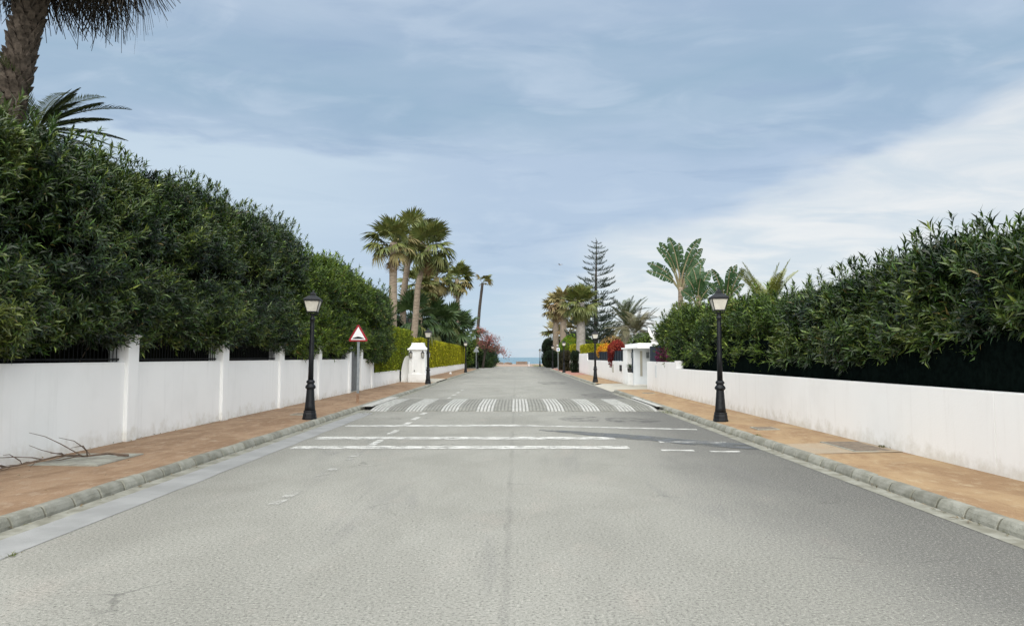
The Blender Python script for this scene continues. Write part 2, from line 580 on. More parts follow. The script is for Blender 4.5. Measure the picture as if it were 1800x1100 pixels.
M['twig'] = plain('bare_twig', (0.16, 0.115, 0.085), (0.10, 0.075, 0.06), 14.0, 0.9)
M['stem'] = plain('oleander_stem', (0.17, 0.13, 0.095), (0.10, 0.08, 0.06), 10.0, 0.9)
M['terracotta'] = plain('dark_plant_pot', (0.05, 0.05, 0.045), None, 1, 0.7)
M['litter'] = plain('crumpled_paper', (0.75, 0.75, 0.74), None, 1, 0.8)
M['bird'] = plain('gull_plumage', (0.30, 0.31, 0.34), (0.2, 0.2, 0.22), 3, 0.8)
M['sea'] = sea_mat()
M['oleander'] = foliage_mat('oleander_leaves', rough=0.34, trans=0.09, spec=0.42)
M['leafy'] = foliage_mat('soft_leaves', rough=0.42, trans=0.14, spec=0.28)
M['clipped'] = foliage_mat('clipped_hedge_leaves', rough=0.65, trans=0.35, spec=0.2)
M['petal'] = foliage_mat('bract_petals', rough=0.7, trans=0.35, spec=0.2)
M['fan_green'] = plain('fan_palm_green', (0.075, 0.105, 0.024), (0.135, 0.14, 0.036), 2.2, 0.5, spec=0.4)
M['fan_olive'] = plain('fan_palm_olive', (0.14, 0.13, 0.045), (0.23, 0.185, 0.078), 2.5, 0.6)
M['fan_dead'] = plain('fan_palm_dead', (0.26, 0.185, 0.095), (0.16, 0.11, 0.055), 3.0, 0.9)
M['fan_dark'] = plain('fan_palm_dark_dead', (0.030, 0.026, 0.020), (0.055, 0.045, 0.034), 3.0, 0.9)
M['feather'] = plain('feather_palm_green', (0.040, 0.060, 0.024), (0.070, 0.085, 0.034), 2.0, 0.6, spec=0.2)
M['feather_grey'] = plain('feather_palm_grey', (0.075, 0.08, 0.045), (0.135, 0.12, 0.07), 2.0, 0.8, spec=0.1)
M['feather_yellow'] = plain('feather_palm_yellow', (0.19, 0.20, 0.045), (0.13, 0.16, 0.04), 2.0, 0.6)
M['banana'] = plain('strelitzia_leaf', (0.017, 0.046, 0.014), (0.032, 0.070, 0.022), 2.5, 0.5, spec=0.22)
M['petiole'] = plain('strelitzia_petiole', (0.17, 0.17, 0.085), (0.20, 0.15, 0.09), 4.0, 0.6)
M['pine'] = plain('norfolk_pine_needles', (0.022, 0.036, 0.026), (0.034, 0.050, 0.034), 1.0, 0.8)
M['bark_palm'] = trunk_mat('palm_trunk_bark', (0.30, 0.245, 0.19, 1), (0.17, 0.135, 0.10, 1))
M['bark_grey'] = trunk_mat('grey_palm_bark', (0.33, 0.31, 0.28, 1), (0.20, 0.185, 0.165, 1), 3.0)
M['bark_boot'] = plain('palm_leaf_base', (0.125, 0.10, 0.08), (0.038, 0.030, 0.023), 11.0, 0.95)
M['bark_dark'] = trunk_mat('dark_bark', (0.07, 0.06, 0.05, 1), (0.035, 0.03, 0.026, 1), 3.0)

# ------------------------------------------------------------------ setting
XL, XR = -4.70, 4.45           # kerb faces
KH = 0.115                     # kerb height
WLX, WRX = -6.85, 6.02         # faces of the garden walls
ROAD_END = 128.0

sheet('ground', [(-260, -40), (260, -40), (260, 175), (-260, 175)], -0.06, M['soil'])
sheet('road', [(XL - .05, -25), (XR + .05, -25), (XR + .05, 96), (9, 104), (9, ROAD_END), (-9, ROAD_END), (-9, 104), (XL - .05, 96)], 0.0, M['asphalt'])
sheet('promenade', [(-40, ROAD_END), (40, ROAD_END), (40, 176), (-40, 176)], -0.02, M['sand'])
bm = bmesh.new()
bv = [bm.verts.new(p) for p in [(-260, 175, -0.07), (260, 175, -0.07), (260, 215, -2.6), (-260, 215, -2.6)]]
bm.faces.new(bv)
tag(bm_obj('beach', bm, M['sand']), kind='structure')
sheet('sea', [(-6000, 205), (6000, 205), (6000, 7000), (-6000, 7000)], -2.2, M['sea'])
sheet('verge', [(3.2, 131), (14, 131), (14, 150), (3.2, 150)], -0.008, M['grass'])
sheet('verge', [(-16, 131), (-3.0, 131), (-4.0, 150), (-16, 150)], -0.008, M['grass'])

# gutters
sheet('gutter_strip', [(XL, -10), (XL + .19, -10), (XL + .19, 95), (XL, 95)], 0.004, M['gutter'])
n = 90
ys = np.linspace(-10, 21.3, n)
strip('gutter_asphalt', [(XL + .19, y, 0.004) for y in ys],
      [(XL + .62 + 0.03 * mnoise.noise((y * 1.3, 2, 0)) + 0.012 * mnoise.noise((y * 7, 5, 0)), y, 0.004) for y in ys], M['patchstrip'])
sheet('gutter_strip', [(XR - .21, -10), (XR, -10), (XR, 33), (XR - .21, 33)], 0.004, M['gutter'])
sheet('gutter_strip', [(XR - .18, 42), (XR, 42), (XR, 95), (XR - .18, 95)], 0.004, M['gutter'])

# pavements (gently rising to the walls)
PZ0, PZ1 = KH - 0.012, KH + 0.02


def pave(name, x0, x1, y0, y1, mat, dz=0.0):
    return mk_struct(name, [(x0, y0, PZ0 + dz), (x1, y0, PZ1 + dz), (x1, y1, PZ1 + dz), (x0, y1, PZ0 + dz)], mat)


def mk_struct(name, pts, mat):
    o = mk(name, pts, [list(range(len(pts)))], mat)
    if o.data.polygons[0].normal.z < 0:
        o.data.flip_normals()
    return tag(o, kind='structure')


pave('pavement', XL - .13, WLX - .25, -10, 44.6, M['pave_l'])
pave('driveway_apron', XL - .13, WLX - .25, 44.6, 51.5, M['apron'])
pave('pavement', XL - .13, WLX - .25, 51.5, 97, M['pave_l'])
pave('pavement', XR + .13, WRX + .3, -10, 34.2, M['pave_r'])
mk_struct('driveway_apron', [(XR - .05, 34.2, .006), (XR + .45, 34.2, PZ0), (XR + .45, 42, PZ0), (XR - .05, 42, .006)], M['apron'])
mk_struct('driveway_apron', [(XR + .45, 34.2, PZ0), (7.6, 34.2, PZ1), (7.6, 42, PZ1), (XR + .45, 42, PZ0)], M['apron'])
pave('pavement', XR + .13, WRX + .3, 42, 62, M['pave_r'])
pave('pavement', XR + .13, WRX + .3, 62, 97, M['pave_red'])
pave('pavement_patch', XR + .16, WRX - .02, 11.6, 12.9, M['patch'], 0.004)


# kerbs: every stone its own piece
def kerb_mesh(length, side, dx_=0.0, dz_=0.0):
    s_ = side
    prof = [(0, -0.05), (0.010, 0.035), (0.030, KH - 0.035), (0.052, KH - 0.008), (0.075, KH), (0.145, KH), (0.145, -0.05)]
    prof = [(a + (dx_ if a < .14 else -.004), z - dz_) for a, z in prof]
    v, f = [], []
    m_ = len(prof)
    ysl = [0.0, 0.012, length - 0.012, length]
    for j, yy in enumerate(ysl):
        inset = 0.02 if j in (0, 3) else 0.0
        for (a, z) in prof:
            v.append((s_ * (a + inset * (1 if a < 0.14 else 0)), yy, z - (inset if z > 0.05 else 0)))
    for j in range(3):
        for i in range(m_ - 1):
            q = (j * m_ + i, j * m_ + i + 1, (j + 1) * m_ + i + 1, (j + 1) * m_ + i)
            f.append(q if s_ < 0 else q[::-1])
    f.append(list(range(m_)) if s_ > 0 else list(range(m_))[::-1])
    f.append([3 * m_ + i for i in range(m_)][::-1] if s_ > 0 else [3 * m_ + i for i in range(m_)])
    return mesh('kerb_stone', v, f)


def kerb(xk, side, spans, far):
    t = thing('kerb', None, None, (xk, 0, 0), kind='structure')
    me = kerb_mesh(0.478, side)
    for (a, b_) in spans:
        y = a
        while y < b_ - 0.01:
            o = link('kerb_stone', me, M['kerb'], t, (xk + side * 0.004 * random.random(), y, random.uniform(-0.004, 0.004)))
            o.rotation_euler = (random.uniform(-.006, .006), random.uniform(-.02, .02), random.uniform(-.008, .008))
            y += 0.5
        link('mortar', kerb_mesh(b_ - a, side, .010, .010), M['mortar'], t, (xk, a, 0))
    for (a, b_, dz_) in far:
        me2 = kerb_mesh(b_ - a, side)
        link('kerb_run', me2, M['kerb'], t, (xk, a, dz_))
    return t


kerb(XL, -1, [(2.0, 44.5), (51.5, 62)], [(44.5, 51.5, -0.075), (62, 96, 0)])
kerb(XR, 1, [(2.0, 34.0), (42.2, 62)], [(62, 96, 0)])

# ribbed raised crossing
HY = [21.9, 22.15, 22.5, 22.95, 23.4, 26.2, 26.65, 27.1, 27.45, 27.7]
HZ = [0.004, 0.024, 0.055, 0.084, 0.095, 0.095, 0.084, 0.055, 0.024, 0.004]
hump = thing('raised_crossing', None, None, (0, 0, 0), kind='structure')
hl = [(-4.34, y, z) for y, z in zip(HY, HZ)]
hr = [(4.22, y, z) for y, z in zip(HY, HZ)]
strip('hump_bed', hl, hr, M['hump'], hump)
for sx, xx in ((1, -4.34), (-1, 4.22)):
    v = [(xx, y, z) for y, z in zip(HY, HZ)] + [(xx, HY[-1], -.02), (xx, HY[0], -.02)]
    mk('hump_side', v, [list(range(len(v)))], M['hump'], hump)
rv, rf = [], []
for y, z in zip(HY, HZ):
    for (a, dz_) in ((-.038, -.004), (-.030, .020), (.030, .020), (.038, -.004)):
        rv.append((a, y, z + dz_))
for j in range(len(HY) - 1):
    for i in range(3):
        rf.append((j * 4 + i, j * 4 + i + 1, j * 4 + i + 5, j * 4 + i + 4))
rf.append((0, 3, 2, 1))
e = (len(HY) - 1) * 4
rf.append((e, e + 1, e + 2, e + 3))
rib = mesh('rib', rv, rf)
x = -4.28
i = 0
while x < 4.18:
    ph = ((x + 4.33) % 1.05)
    o = link('rib', rib, M['rib_white'] if ph < 0.53 else M['rib_grey'], hump, (x, 0, random.uniform(-.002, .001)))
    x += 0.105
# plates that bridge the gutters beside the crossing, dark channel underneath
for sx, x0, x1 in ((-1, XL + .005, -4.35), (1, 4.235, XR - .005)):
    g = thing('gutter_cover', 'pale steel plate bridging the %s gutter beside the ribbed crossing' % ('sign-post side' if sx < 0 else 'driveway side'), 'plate', ((x0 + x1) / 2, 24.5, 0))
    box('plate', x0 + .01, x1 - .005, 22.5, 27.6, 0.105, 0.122, M['rib_white'], g, 0.004)
    for yy in (22.9, 24.9, 26.9):
        box('bracket', x0 + .03, x1 - .03, yy, yy + .06, 0.0, 0.104, M['sign_black'], g, 0)


# painted lines
def worn_line(pts, w, mat, jag=0.05):
    top, bot = [], []
    for i in range(60):
        f_ = i / 59
        xx = pts[0][0] + (pts[1][0] - pts[0][0]) * f_
        yy = pts[0][1] + (pts[1][1] - pts[0][1]) * f_
        top.append((xx, yy + w / 2 + jag * mnoise.noise((xx * 3.1, yy, 1)), 0.006))
        bot.append((xx, yy - w / 2 + jag * mnoise.noise((xx * 2.7, yy, 9)), 0.006))
    return strip('painted_line', bot, top, mat)


worn_line([(-3.95, 13.20), (2.0, 13.25)], 0.42, M['paint'])
worn_line([(2.5, 12.85), (3.05, 12.82)], 0.18, M['paint'])
worn_line([(3.3, 12.7), (3.8, 12.66)], 0.18, M['paint'])
worn_line([(-3.95, 14.75), (1.95, 14.75)], 0.46, M['paint'])
worn_line([(2.7, 14.15), (3.95, 13.95)], 0.34, M['paint'])
worn_line([(-3.95, 17.3), (0.1, 17.45)], 0.40, M['paint'])
worn_line([(0.1, 17.45), (4.0, 16.5)], 0.22, M['paint'], 0.03)
worn_line([(-3.9, 56.0), (-1.0, 56.6)], 0.5, M['paint_faint'])
worn_line([(1.0, 59.0), (3.9, 57.5)], 0.5, M['paint_faint'])
for k_, y in enumerate([8.55, 10.35, 11.95, 13.95, 15.9, 17.9, 19.4, 21.0, 29.2, 31.4, 33.6, 36.0]):
    sheet('painted_dash', [(-2.70, y - .42), (-2.56, y - .42), (-2.54, y + .42), (-2.67, y + .42)], 0.0062, M['paint'] if k_ > 2 else M['paint_faint'])
sheet('painted_dash', [(0.06, 20.4), (0.16, 20.4), (0.16, 21.6), (0.06, 21.6)], 0.006, M['paint_faint'])
for k_ in range(8):
    x = -3.75 + k_ * 1.02
    sheet('painted_bar', [(x, 85), (x + .52, 85), (x + .52, 94), (x, 94)], 0.006, M['paint_faint'])
# trench repair
tp = [(0.5, 16.35), (1.1, 15.95), (1.7, 15.4), (2.6, 14.75), (3.3, 14.0), (4.22, 13.35)]
tl, tr_ = [], []
for i in range(50):
    f_ = i / 49 * (len(tp) - 1)
    a = int(min(f_, len(tp) - 2))
    g_ = f_ - a
    xx = tp[a][0] + (tp[a + 1][0] - tp[a][0]) * g_
    yy = tp[a][1] + (tp[a + 1][1] - tp[a][1]) * g_
    w = 0.08 + 0.40 * min(1, i / 22)
    tl.append((xx, yy - w + .05 * mnoise.noise((xx * 4, 1, 1)), 0.009))
    tr_.append((xx, yy + w + .05 * mnoise.noise((xx * 4, 7, 1)), 0.009))
strip('trench_patch', tl, tr_, M['trench'])


for (cx_, cy_, rx_, ry_, sd_) in ((1.7, 19.3, .55, .9, 1), (2.9, 18.9, .8, .8, 5), (3.4, 31.0, .8, 1.8, 8), (2.2, 46, .9, 3.0, 11)):
    sheet('oil_stain', [(cx_ + rx_ * math.cos(q * .21) * (1 + .45 * mnoise.noise((math.cos(q * .21) * 1.6, math.sin(q * .21) * 1.6, sd_))), cy_ + ry_ * math.sin(q * .21) * (1 + .45 * mnoise.noise((math.cos(q * .21) * 1.6, math.sin(q * .21) * 1.6, sd_ + 40)))) for q in range(30)], 0.0035, M['stain'])


# utility covers in the pavement
def cover(label, x0, x1, y0, y1, mat, n=2, side=-1):
    zc = KH + 0.006
    t = thing('utility_cover', label, 'cover', ((x0 + x1) / 2, (y0 + y1) / 2, zc))
    L_ = (y1 - y0) / n
    for i in range(n):
        box('cover_slab', x0, x1, y0 + i * L_ + .012, y0 + (i + 1) * L_ - .012, zc - .02, zc + .016, mat, t, 0.004)
    bm_ = bmesh.new()
    for (a, b_, c_, d_) in ((x0 - .05, x0 - .004, y0 - .05, y1 + .05), (x1 + .004, x1 + .05, y0 - .05, y1 + .05), (x0 - .003, x1 + .003, y0 - .05, y0 + .008), (x0 - .003, x1 + .003, y1 - .008, y1 + .05)):
        bm_box(bm_, a, b_, c_, d_, zc - .02, zc + .011, 0)
    bm_obj('cover_frame', bm_, M['slab'], t)


cover('pale concrete utility cover under the fallen dry branch', -6.62, -5.75, 10.2, 11.35, M['slab'])
cover('weathered brown utility cover pair against the plain white wall', 5.35, 5.95, 11.75, 13.0, M['cover_brown'], 3)
cover('small square cover behind the lamp post beside the road sign', -5.75, -5.35, 19.1, 19.6, M['cover_brown'], 1)
cover('small square cover beside the lamp post at the plain white wall', 5.0, 5.35, 15.3, 15.75, M['cover_brown'], 1)
cover('small cover in the pavement beside the white gate pier', 5.3, 5.65, 30.4, 30.9, M['cover_brown'], 1)

# ------------------------------------------------------------------ left garden wall with pillars and railings
GZ = KH + 0.012
pill_y = [8.75, 12.95, 17.15, 21.35, 25.55]
lw = thing('garden_wall', 'long white garden wall with square pillars under the tall oleander hedge', 'wall', (WLX, 15, 0))
segs = [(-6, 4.55)] + [(4.9, 8.75)] + [(pill_y[i] + .36, pill_y[i + 1]) for i in range(4)] + [(25.91, 30.2)] + [(32.9, 35.0)]
for (a, b_) in segs:
    box('wall_panel', WLX - .22, WLX, a - .002, b_ + .002, -.05, 1.50, M['wall'], lw, 0.012)
    box('wall_coping', WLX - .235, WLX + .004, a + .003, b_ - .003, 1.49, 1.512, M['wall'], lw, 0.004)
for y in [4.54] + pill_y + [30.2, 32.5, 35.0]:
    p = box('pillar', WLX - .30, WLX + .065, y, y + .36, -.05, 1.95, M['wall'], lw, 0.014)
    box('pillar_cap', WLX - .33, WLX + .095, y - .03, y + .39, 1.952, 2.0, M['wall'], p, 0.01)

ra = [2 * math.pi * q / 6 for q in range(6)]
railm = mesh('bar', [(.009 * math.cos(q), .009 * math.sin(q), z) for z in (0, .62) for q in ra],
             [(i, (i + 1) % 6, 6 + (i + 1) % 6, 6 + i) for i in range(6)] + [(5, 4, 3, 2, 1, 0), (6, 7, 8, 9, 10, 11)])
bays = [(pill_y[i] + .36, pill_y[i + 1]) for i in range(4)] + [(25.91, 30.2)] + [(32.86, 35.0)]
BAY = ['above the fallen dry branch', 'one pillar beyond the fallen dry branch', 'directly behind the lamp post', 'just beyond the lamp post', 'reaching the slatted gate', 'between the slatted gate and the lime hedge']
for (a, b_), bl in zip(bays, BAY):
    t = thing('metal_railing', 'black bar railing between white wall pillars ' + bl, 'railing', (WLX - .11, (a + b_) / 2, 1.51), 'black railings between the wall pillars')
    box('rail', WLX - .125, WLX - .095, a + .02, b_ - .02, 1.545, 1.575, M['iron_rail'], t, 0.003)
    box('rail', WLX - .125, WLX - .095, a + .02, b_ - .02, 2.115, 2.145, M['iron_rail'], t, 0.003)
    y = a + .08
    while y < b_ - .05:
        link('bar', railm, M['iron_rail'], t, (WLX - .11, y, 1.52))
        y += 0.115

# grey slatted gate beside the road sign
t = thing('slatted_gate', 'tall narrow grey metal slatted gate in the white wall behind the road sign', 'gate', (WLX - .1, 31.5, 0.1))
y = 30.62
while y < 32.4:
    box('slat', WLX - .09, WLX - .05, y, y + .15, .17, 2.18, M['gate_grey'], t, 0.006)
    y += 0.21
box('gate_rail', WLX - .14, WLX - .093, 30.58, 32.48, .35, .43, M['gate_grey'], t, 0.004)
box('gate_rail', WLX - .14, WLX - .093, 30.58, 32.48, 1.9, 1.98, M['gate_grey'], t, 0.004)
box('threshold', WLX - .22, WLX, 30.57, 32.49, -.05, .16, M['apron'], t, 0.004)

# low wall under the clipped hedge, then the entrance pier
lw2 = thing('garden_wall', 'low white wall under the short clipped hedge before the lantern pier', 'wall', (WLX, 40, 0))
box('wall_panel', WLX - .25, WLX, 35.37, 43.6, -.05, .80, M['wall'], lw2, 0.012)
box('wall_coping', WLX - .27, WLX + .02, 35.37, 43.6, .802, .84, M['wall'], lw2, 0.006)
lw3 = thing('garden_wall', 'low white wall under the long clipped hedge beyond the lantern pier', 'wall', (WLX + .1, 75, 0))
box('wall_panel', WLX - .15, WLX + .12, 52.2, 100, -.05, .70, M['wall'], lw3, 0.012)
box('wall_coping', WLX - .17, WLX + .14, 52.2, 100, .702, .74, M['wall'], lw3, 0.006)

ep = thing('entrance_pier', 'white rendered entrance pier with curved cap and wall lanterns', 'gate pier', (-5.85, 44.3, 0))
px0, px1, py0, py1 = -6.32, -5.38, 43.8, 44.75
box('shaft', px0, px1, py0, py1, -.05, 1.98, M['wall'], ep, 0.012)
box('plinth', px0 - .05, px1 + .05, py0 - .05, py1 + .05, -.05, .62, M['wall'], ep, 0.02)
for (a, b_) in ((px0, px0 + .2), (px1 - .2, px1)):
    box('pilaster', a - .012, b_ + .012, py0 - .035, py0 + .02, .622, 1.95, M['wall'], ep, 0.008)
bm = bmesh.new()
cxp, cyp = (px0 + px1) / 2, (py0 + py1) / 2
lathe(bm, [(.70, 1.982), (.80, 2.03), (.80, 2.09), (.70, 2.13), (.60, 2.20), (.53, 2.29), (.49, 2.38), (.50, 2.40), (.50, 2.45)], 4, (cxp, cyp, 0), R(45))
bm_obj('cap', bm, M['wall'], ep)
bm = bmesh.new()                                   # swept wing that runs down to the low wall
wv_ = [(px0, .0)] + [(px0, 1.75)] + [(px0 - .06 - .44 * (q / 8) ** 0.6, 1.70 - .90 * (q / 8) ** 1.8) for q in range(9)] + [(px0 - .5, .0)]
f1 = [bm.verts.new((a, py0 + .22, z)) for a, z in wv_]
f2 = [bm.verts.new((a, py0 + .55, z)) for a, z in wv_]
bm.faces.new(f1)
bm.faces.new(f2[::-1])
for i in range(len(wv_)):
    j = (i + 1) % len(wv_)
    bm.faces.new((f1[j], f1[i], f2[i], f2[j]))
bmesh.ops.recalc_face_normals(bm, faces=bm.faces)
bm_obj('wing', bm, M['wall'], ep)


def wall_lantern(x, y, z, nx, ny, label):
    t = thing('wall_lantern', label, 'lantern', (x, y, z), 'lanterns on the entrance pier')
    cx_, cy_ = x + nx * .13, y + ny * .13
    b0 = bmesh.new()
    lathe(b0, [(.065, -.13), (.09, .12)], 6, (cx_, cy_, z))
    bm_obj('pane', b0, M['opal'], t)
    b0 = bmesh.new()
    lathe(b0, [(.11, .122), (.11, .135), (.04, .20), (.045, .225), (.012, .26)], 6, (cx_, cy_, z))
    lathe(b0, [(.03, -.18), (.075, -.15), (.075, -.131)], 6, (cx_, cy_, z))
    for q in range(6):
        a = q * math.pi / 3
        bm_tube(b0, [(cx_ + .068 * math.cos(a), cy_ + .068 * math.sin(a), z - .135), (cx_ + .094 * math.cos(a), cy_ + .094 * math.sin(a), z + .125)], [.010, .010], 4)
    bm_obj('frame', b0, M['iron'], t)
    b0 = bmesh.new()
    bm_tube(b0, [(x, y, z + .05), (x + nx * .05, y + ny * .05, z + .26), (cx_, cy_, z + .27)], [.014, .014, .012], 6)
    bm_obj('bracket', b0, M['iron'], t)


wall_lantern(px0 + .12, py0 - .036, 1.72, 0, -1, 'black wall lantern on the entrance pier, by the swept wing')
wall_lantern(px1 - .12, py0 - .036, 1.72, 0, -1, 'black wall lantern on the entrance pier, on the corner by the road')
wall_lantern(px1, py1 - .25, 1.72, 1, 0, 'black wall lantern on the road-facing side of the entrance pier')
b0 = bmesh.new()
lathe(b0, [(.035, 0), (.035, .03)], 10, (px0 + .32, 0, 0))
for v in b0.verts:
    v.co = Vector((v.co.x, py0 - v.co.z - .001, 0.80 + v.co.y))
bmesh.ops.recalc_face_normals(b0, faces=b0.faces)
bm_obj('bell_push', b0, M['iron'], ep)
t = thing('metal_gate', 'dark solid metal gate set back behind the lantern pier', 'gate', (-6.9, 48, 0.1))
for q in range(12):
    box('board', -7.0, -6.95, 44.8 + q * .6, 45.37 + q * .6, .14, 2.2, M['iron'], t, 0.01)
box('gate_frame', -7.06, -7.001, 44.8, 52.0, 1.9, 2.0, M['iron'], t, 0.01)

# ------------------------------------------------------------------ right garden walls, portico, fence
rw = thing('garden_wall', 'long plain low white wall below the dark oleander hedge', 'wall', (WRX, 15, 0))
ysr = [-8, -2.2, 3.6, 9.4, 15.4, 21.5, 28.3]
for a, b_ in zip(ysr[:-1], ysr[1:]):
    box('wall_panel', WRX, WRX + .22, a + .0025, b_ - .0025, -.05, 1.16, M['wall_r'], rw, 0.006)
rw2 = thing('garden_wall', 'short taller white wall with bougainvillea beside the gate portico', 'wall', (WRX, 31, 0))
box('wall_panel', WRX + .03, WRX + .27, 28.32, 34.3, -.05, 1.40, M['wall_r'], rw2, 0.012)
box('end_post', WRX + .028, WRX + .33, 28.0, 28.31, 1.165, 1.46, M['wall_r'], rw2, 0.01)
for q in range(3):
    box('louvre', WRX + .14, WRX + .18, 31.8 + q * .8, 32.55 + q * .8, 1.402, 2.1, M['slate'], rw2, 0.004)
box('letter_panel', WRX + .018, WRX + .032, 31.9, 32.3, .72, 1.25, M['gate_white'], rw2, 0.003)

po = thing('gate_portico', 'white gate portico with flat canopy and tall slotted pier', 'portico', (6.5, 38, 0))
box('facing_pier', 6.12, 6.98, 38.4, 38.75, -.05, 2.03, M['gate_white'], po, 0.012)
box('slot_panel', 6.42, 6.54, 38.382, 38.41, .62, 1.92, M['apron'], po, 0.004)
box('pier_base', 6.09, 7.01, 38.365, 38.40, .10, .2, M['wall_r'], po, 0.006)
box('side_pier', 6.02, 6.34, 40.2, 41.7, -.05, 2.03, M['wall_r'], po, 0.012)
box('planter_base', 5.98, 6.3, 39.5, 40.19, -.05, .78, M['wall_r'], po, 0.012)
box('near_pier', 6.38, 6.80, 34.98, 35.42, -.05, 2.12, M['wall_r'], po, 0.012)
box('canopy', 5.95, 7.15, 36.4, 41.9, 2.032, 2.12, M['wall_r'], po, 0.01)
box('canopy_upper', 6.09, 7.0, 37.0, 41.4, 2.122, 2.30, M['wall_r'], po, 0.01)
box('gate_panel', 7.02, 7.08, 35.45, 38.38, .14, 1.98, M['gate_white'], po, 0.008)
box('gate_edge', 6.90, 6.985, 38.30, 38.362, .42, 2.03, M['slate'], po, 0.004)
box('gate_edge', 6.06, 6.115, 38.76, 38.83, .78, 2.03, M['slate'], po, 0.004)
for (xx, yy) in ((6.74, 38.26), (6.02, 38.70)):
    box('lamp_box', xx, xx + .16, yy, yy + .12, 1.55, 1.85, M['gate_grey'], po, 0.006)
b0 = bmesh.new()
lathe(b0, [(.035, 0), (.035, .02)], 10, (6.86, 0, 0))
for v in b0.verts:
    v.co = Vector((v.co.x, 38.398 - v.co.z, 0.65 + v.co.y))
bmesh.ops.recalc_face_normals(b0, faces=b0.faces)
bm_obj('bell_push', b0, M['iron'], po)

rw3 = thing('garden_wall', 'white wall topped by a slate blue fence beyond the gate portico', 'wall', (WRX, 55, 0))
box('wall_panel', WRX + .03, WRX + .25, 41.72, 63.0, -.05, 1.36, M['wall_r'], rw3, 0.012)
box('high_panel', WRX + .02, WRX + .27, 63.01, 71.0, -.05, 1.92, M['wall_r'], rw3, 0.012)
box('letterbox', WRX - .05, WRX + .028, 42.4, 42.9, .80, 1.15, M['sign_black'], rw3, 0.006)
box('meter_panel', WRX + .02, WRX + .032, 46.0, 46.5, .65, 1.15, M['apron'], rw3, 0.003)
fn = thing('slate_fence', 'slate blue vertical panel fence on the white wall behind the flower bushes', 'fence', (WRX + .1, 52, 1.36))
y = 41.75
q = 0
while y < 62.9:
    box('fence_panel', WRX + .10, WRX + .13, y, min(y + 1.03, 62.95), 1.40, 1.94, M['slate'], fn, 0.004)
    box('fence_post', WRX + .07, WRX + .15, y + 1.035, y + 1.085, 1.362, 2.0, M['iron_rail'], fn, 0.004)
    y += 1.09
box('fence_rail', WRX + .085, WRX + .145, 41.75, 62.95, 1.945, 1.975, M['slate'], fn, 0.003)
rw4 = thing('garden_wall', 'far white wall between dark columnar shrubs', 'wall', (WRX, 80, 0))
for (a, b_) in ((74.2, 79), (84, 88.5), (93, 97)):
    box('wall_panel', WRX - .02, WRX + .25, a, b_, -.05, 2.05, M['wall_r'], rw4, 0.012)

# dark net along the right-hand wall under the oleanders
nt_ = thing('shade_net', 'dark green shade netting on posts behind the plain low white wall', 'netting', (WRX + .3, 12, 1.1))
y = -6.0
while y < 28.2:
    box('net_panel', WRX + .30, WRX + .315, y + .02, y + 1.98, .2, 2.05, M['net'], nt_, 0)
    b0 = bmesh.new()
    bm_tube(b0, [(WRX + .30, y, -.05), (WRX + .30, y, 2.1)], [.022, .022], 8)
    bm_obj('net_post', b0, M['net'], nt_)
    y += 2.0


# statue on a post beside the portico
st = thing('bird_statue', 'white bird statue with raised wings on a post by the gate portico', 'statue', (6.58, 35.2, 2.12))
b0 = bmesh.new()
lathe(b0, [(.20, 2.122), (.20, 2.25), (.15, 2.27), (.15, 2.38), (.2, 2.40), (.2, 2.43)], 12, (6.58, 35.2, 0))
bm_obj('pedestal', b0, M['wall_r'], st)
b0 = bmesh.new()
bm_tube(b0, [(6.58, 35.2, 2.43), (6.58, 35.2, 2.55), (6.59, 35.18, 2.70), (6.58, 35.15, 2.82), (6.56, 35.08, 2.88), (6.54, 35.0, 2.87)], [.06, .11, .10, .055, .05, .012], 8)
bm_obj('body', b0, M['wall_r'], st, True)
for s_ in (-1, 1):
    b0 = bmesh.new()
    vv = [(0, 2.60), (.10, 2.78), (.16, 2.95), (.27, 3.05), (.24, 2.90), (.25, 2.80), (.20, 2.74), (.17, 2.62), (.08, 2.52)]
    f1 = [b0.verts.new((6.58 + s_ * (a + .04), 35.22, z)) for a, z in vv]
    f2 = [b0.verts.new((6.58 + s_ * (a + .04), 35.27, z)) for a, z in vv]
    b0.faces.new(f1)
    b0.faces.new(f2[::-1])
    for i in range(len(vv)):
        j = (i + 1) % len(vv)
        b0.faces.new((f1[j], f1[i], f2[i], f2[j]))
    bmesh.ops.recalc_face_normals(b0, faces=b0.faces)
    bm_obj('wing', b0, M['wall_r'], st)


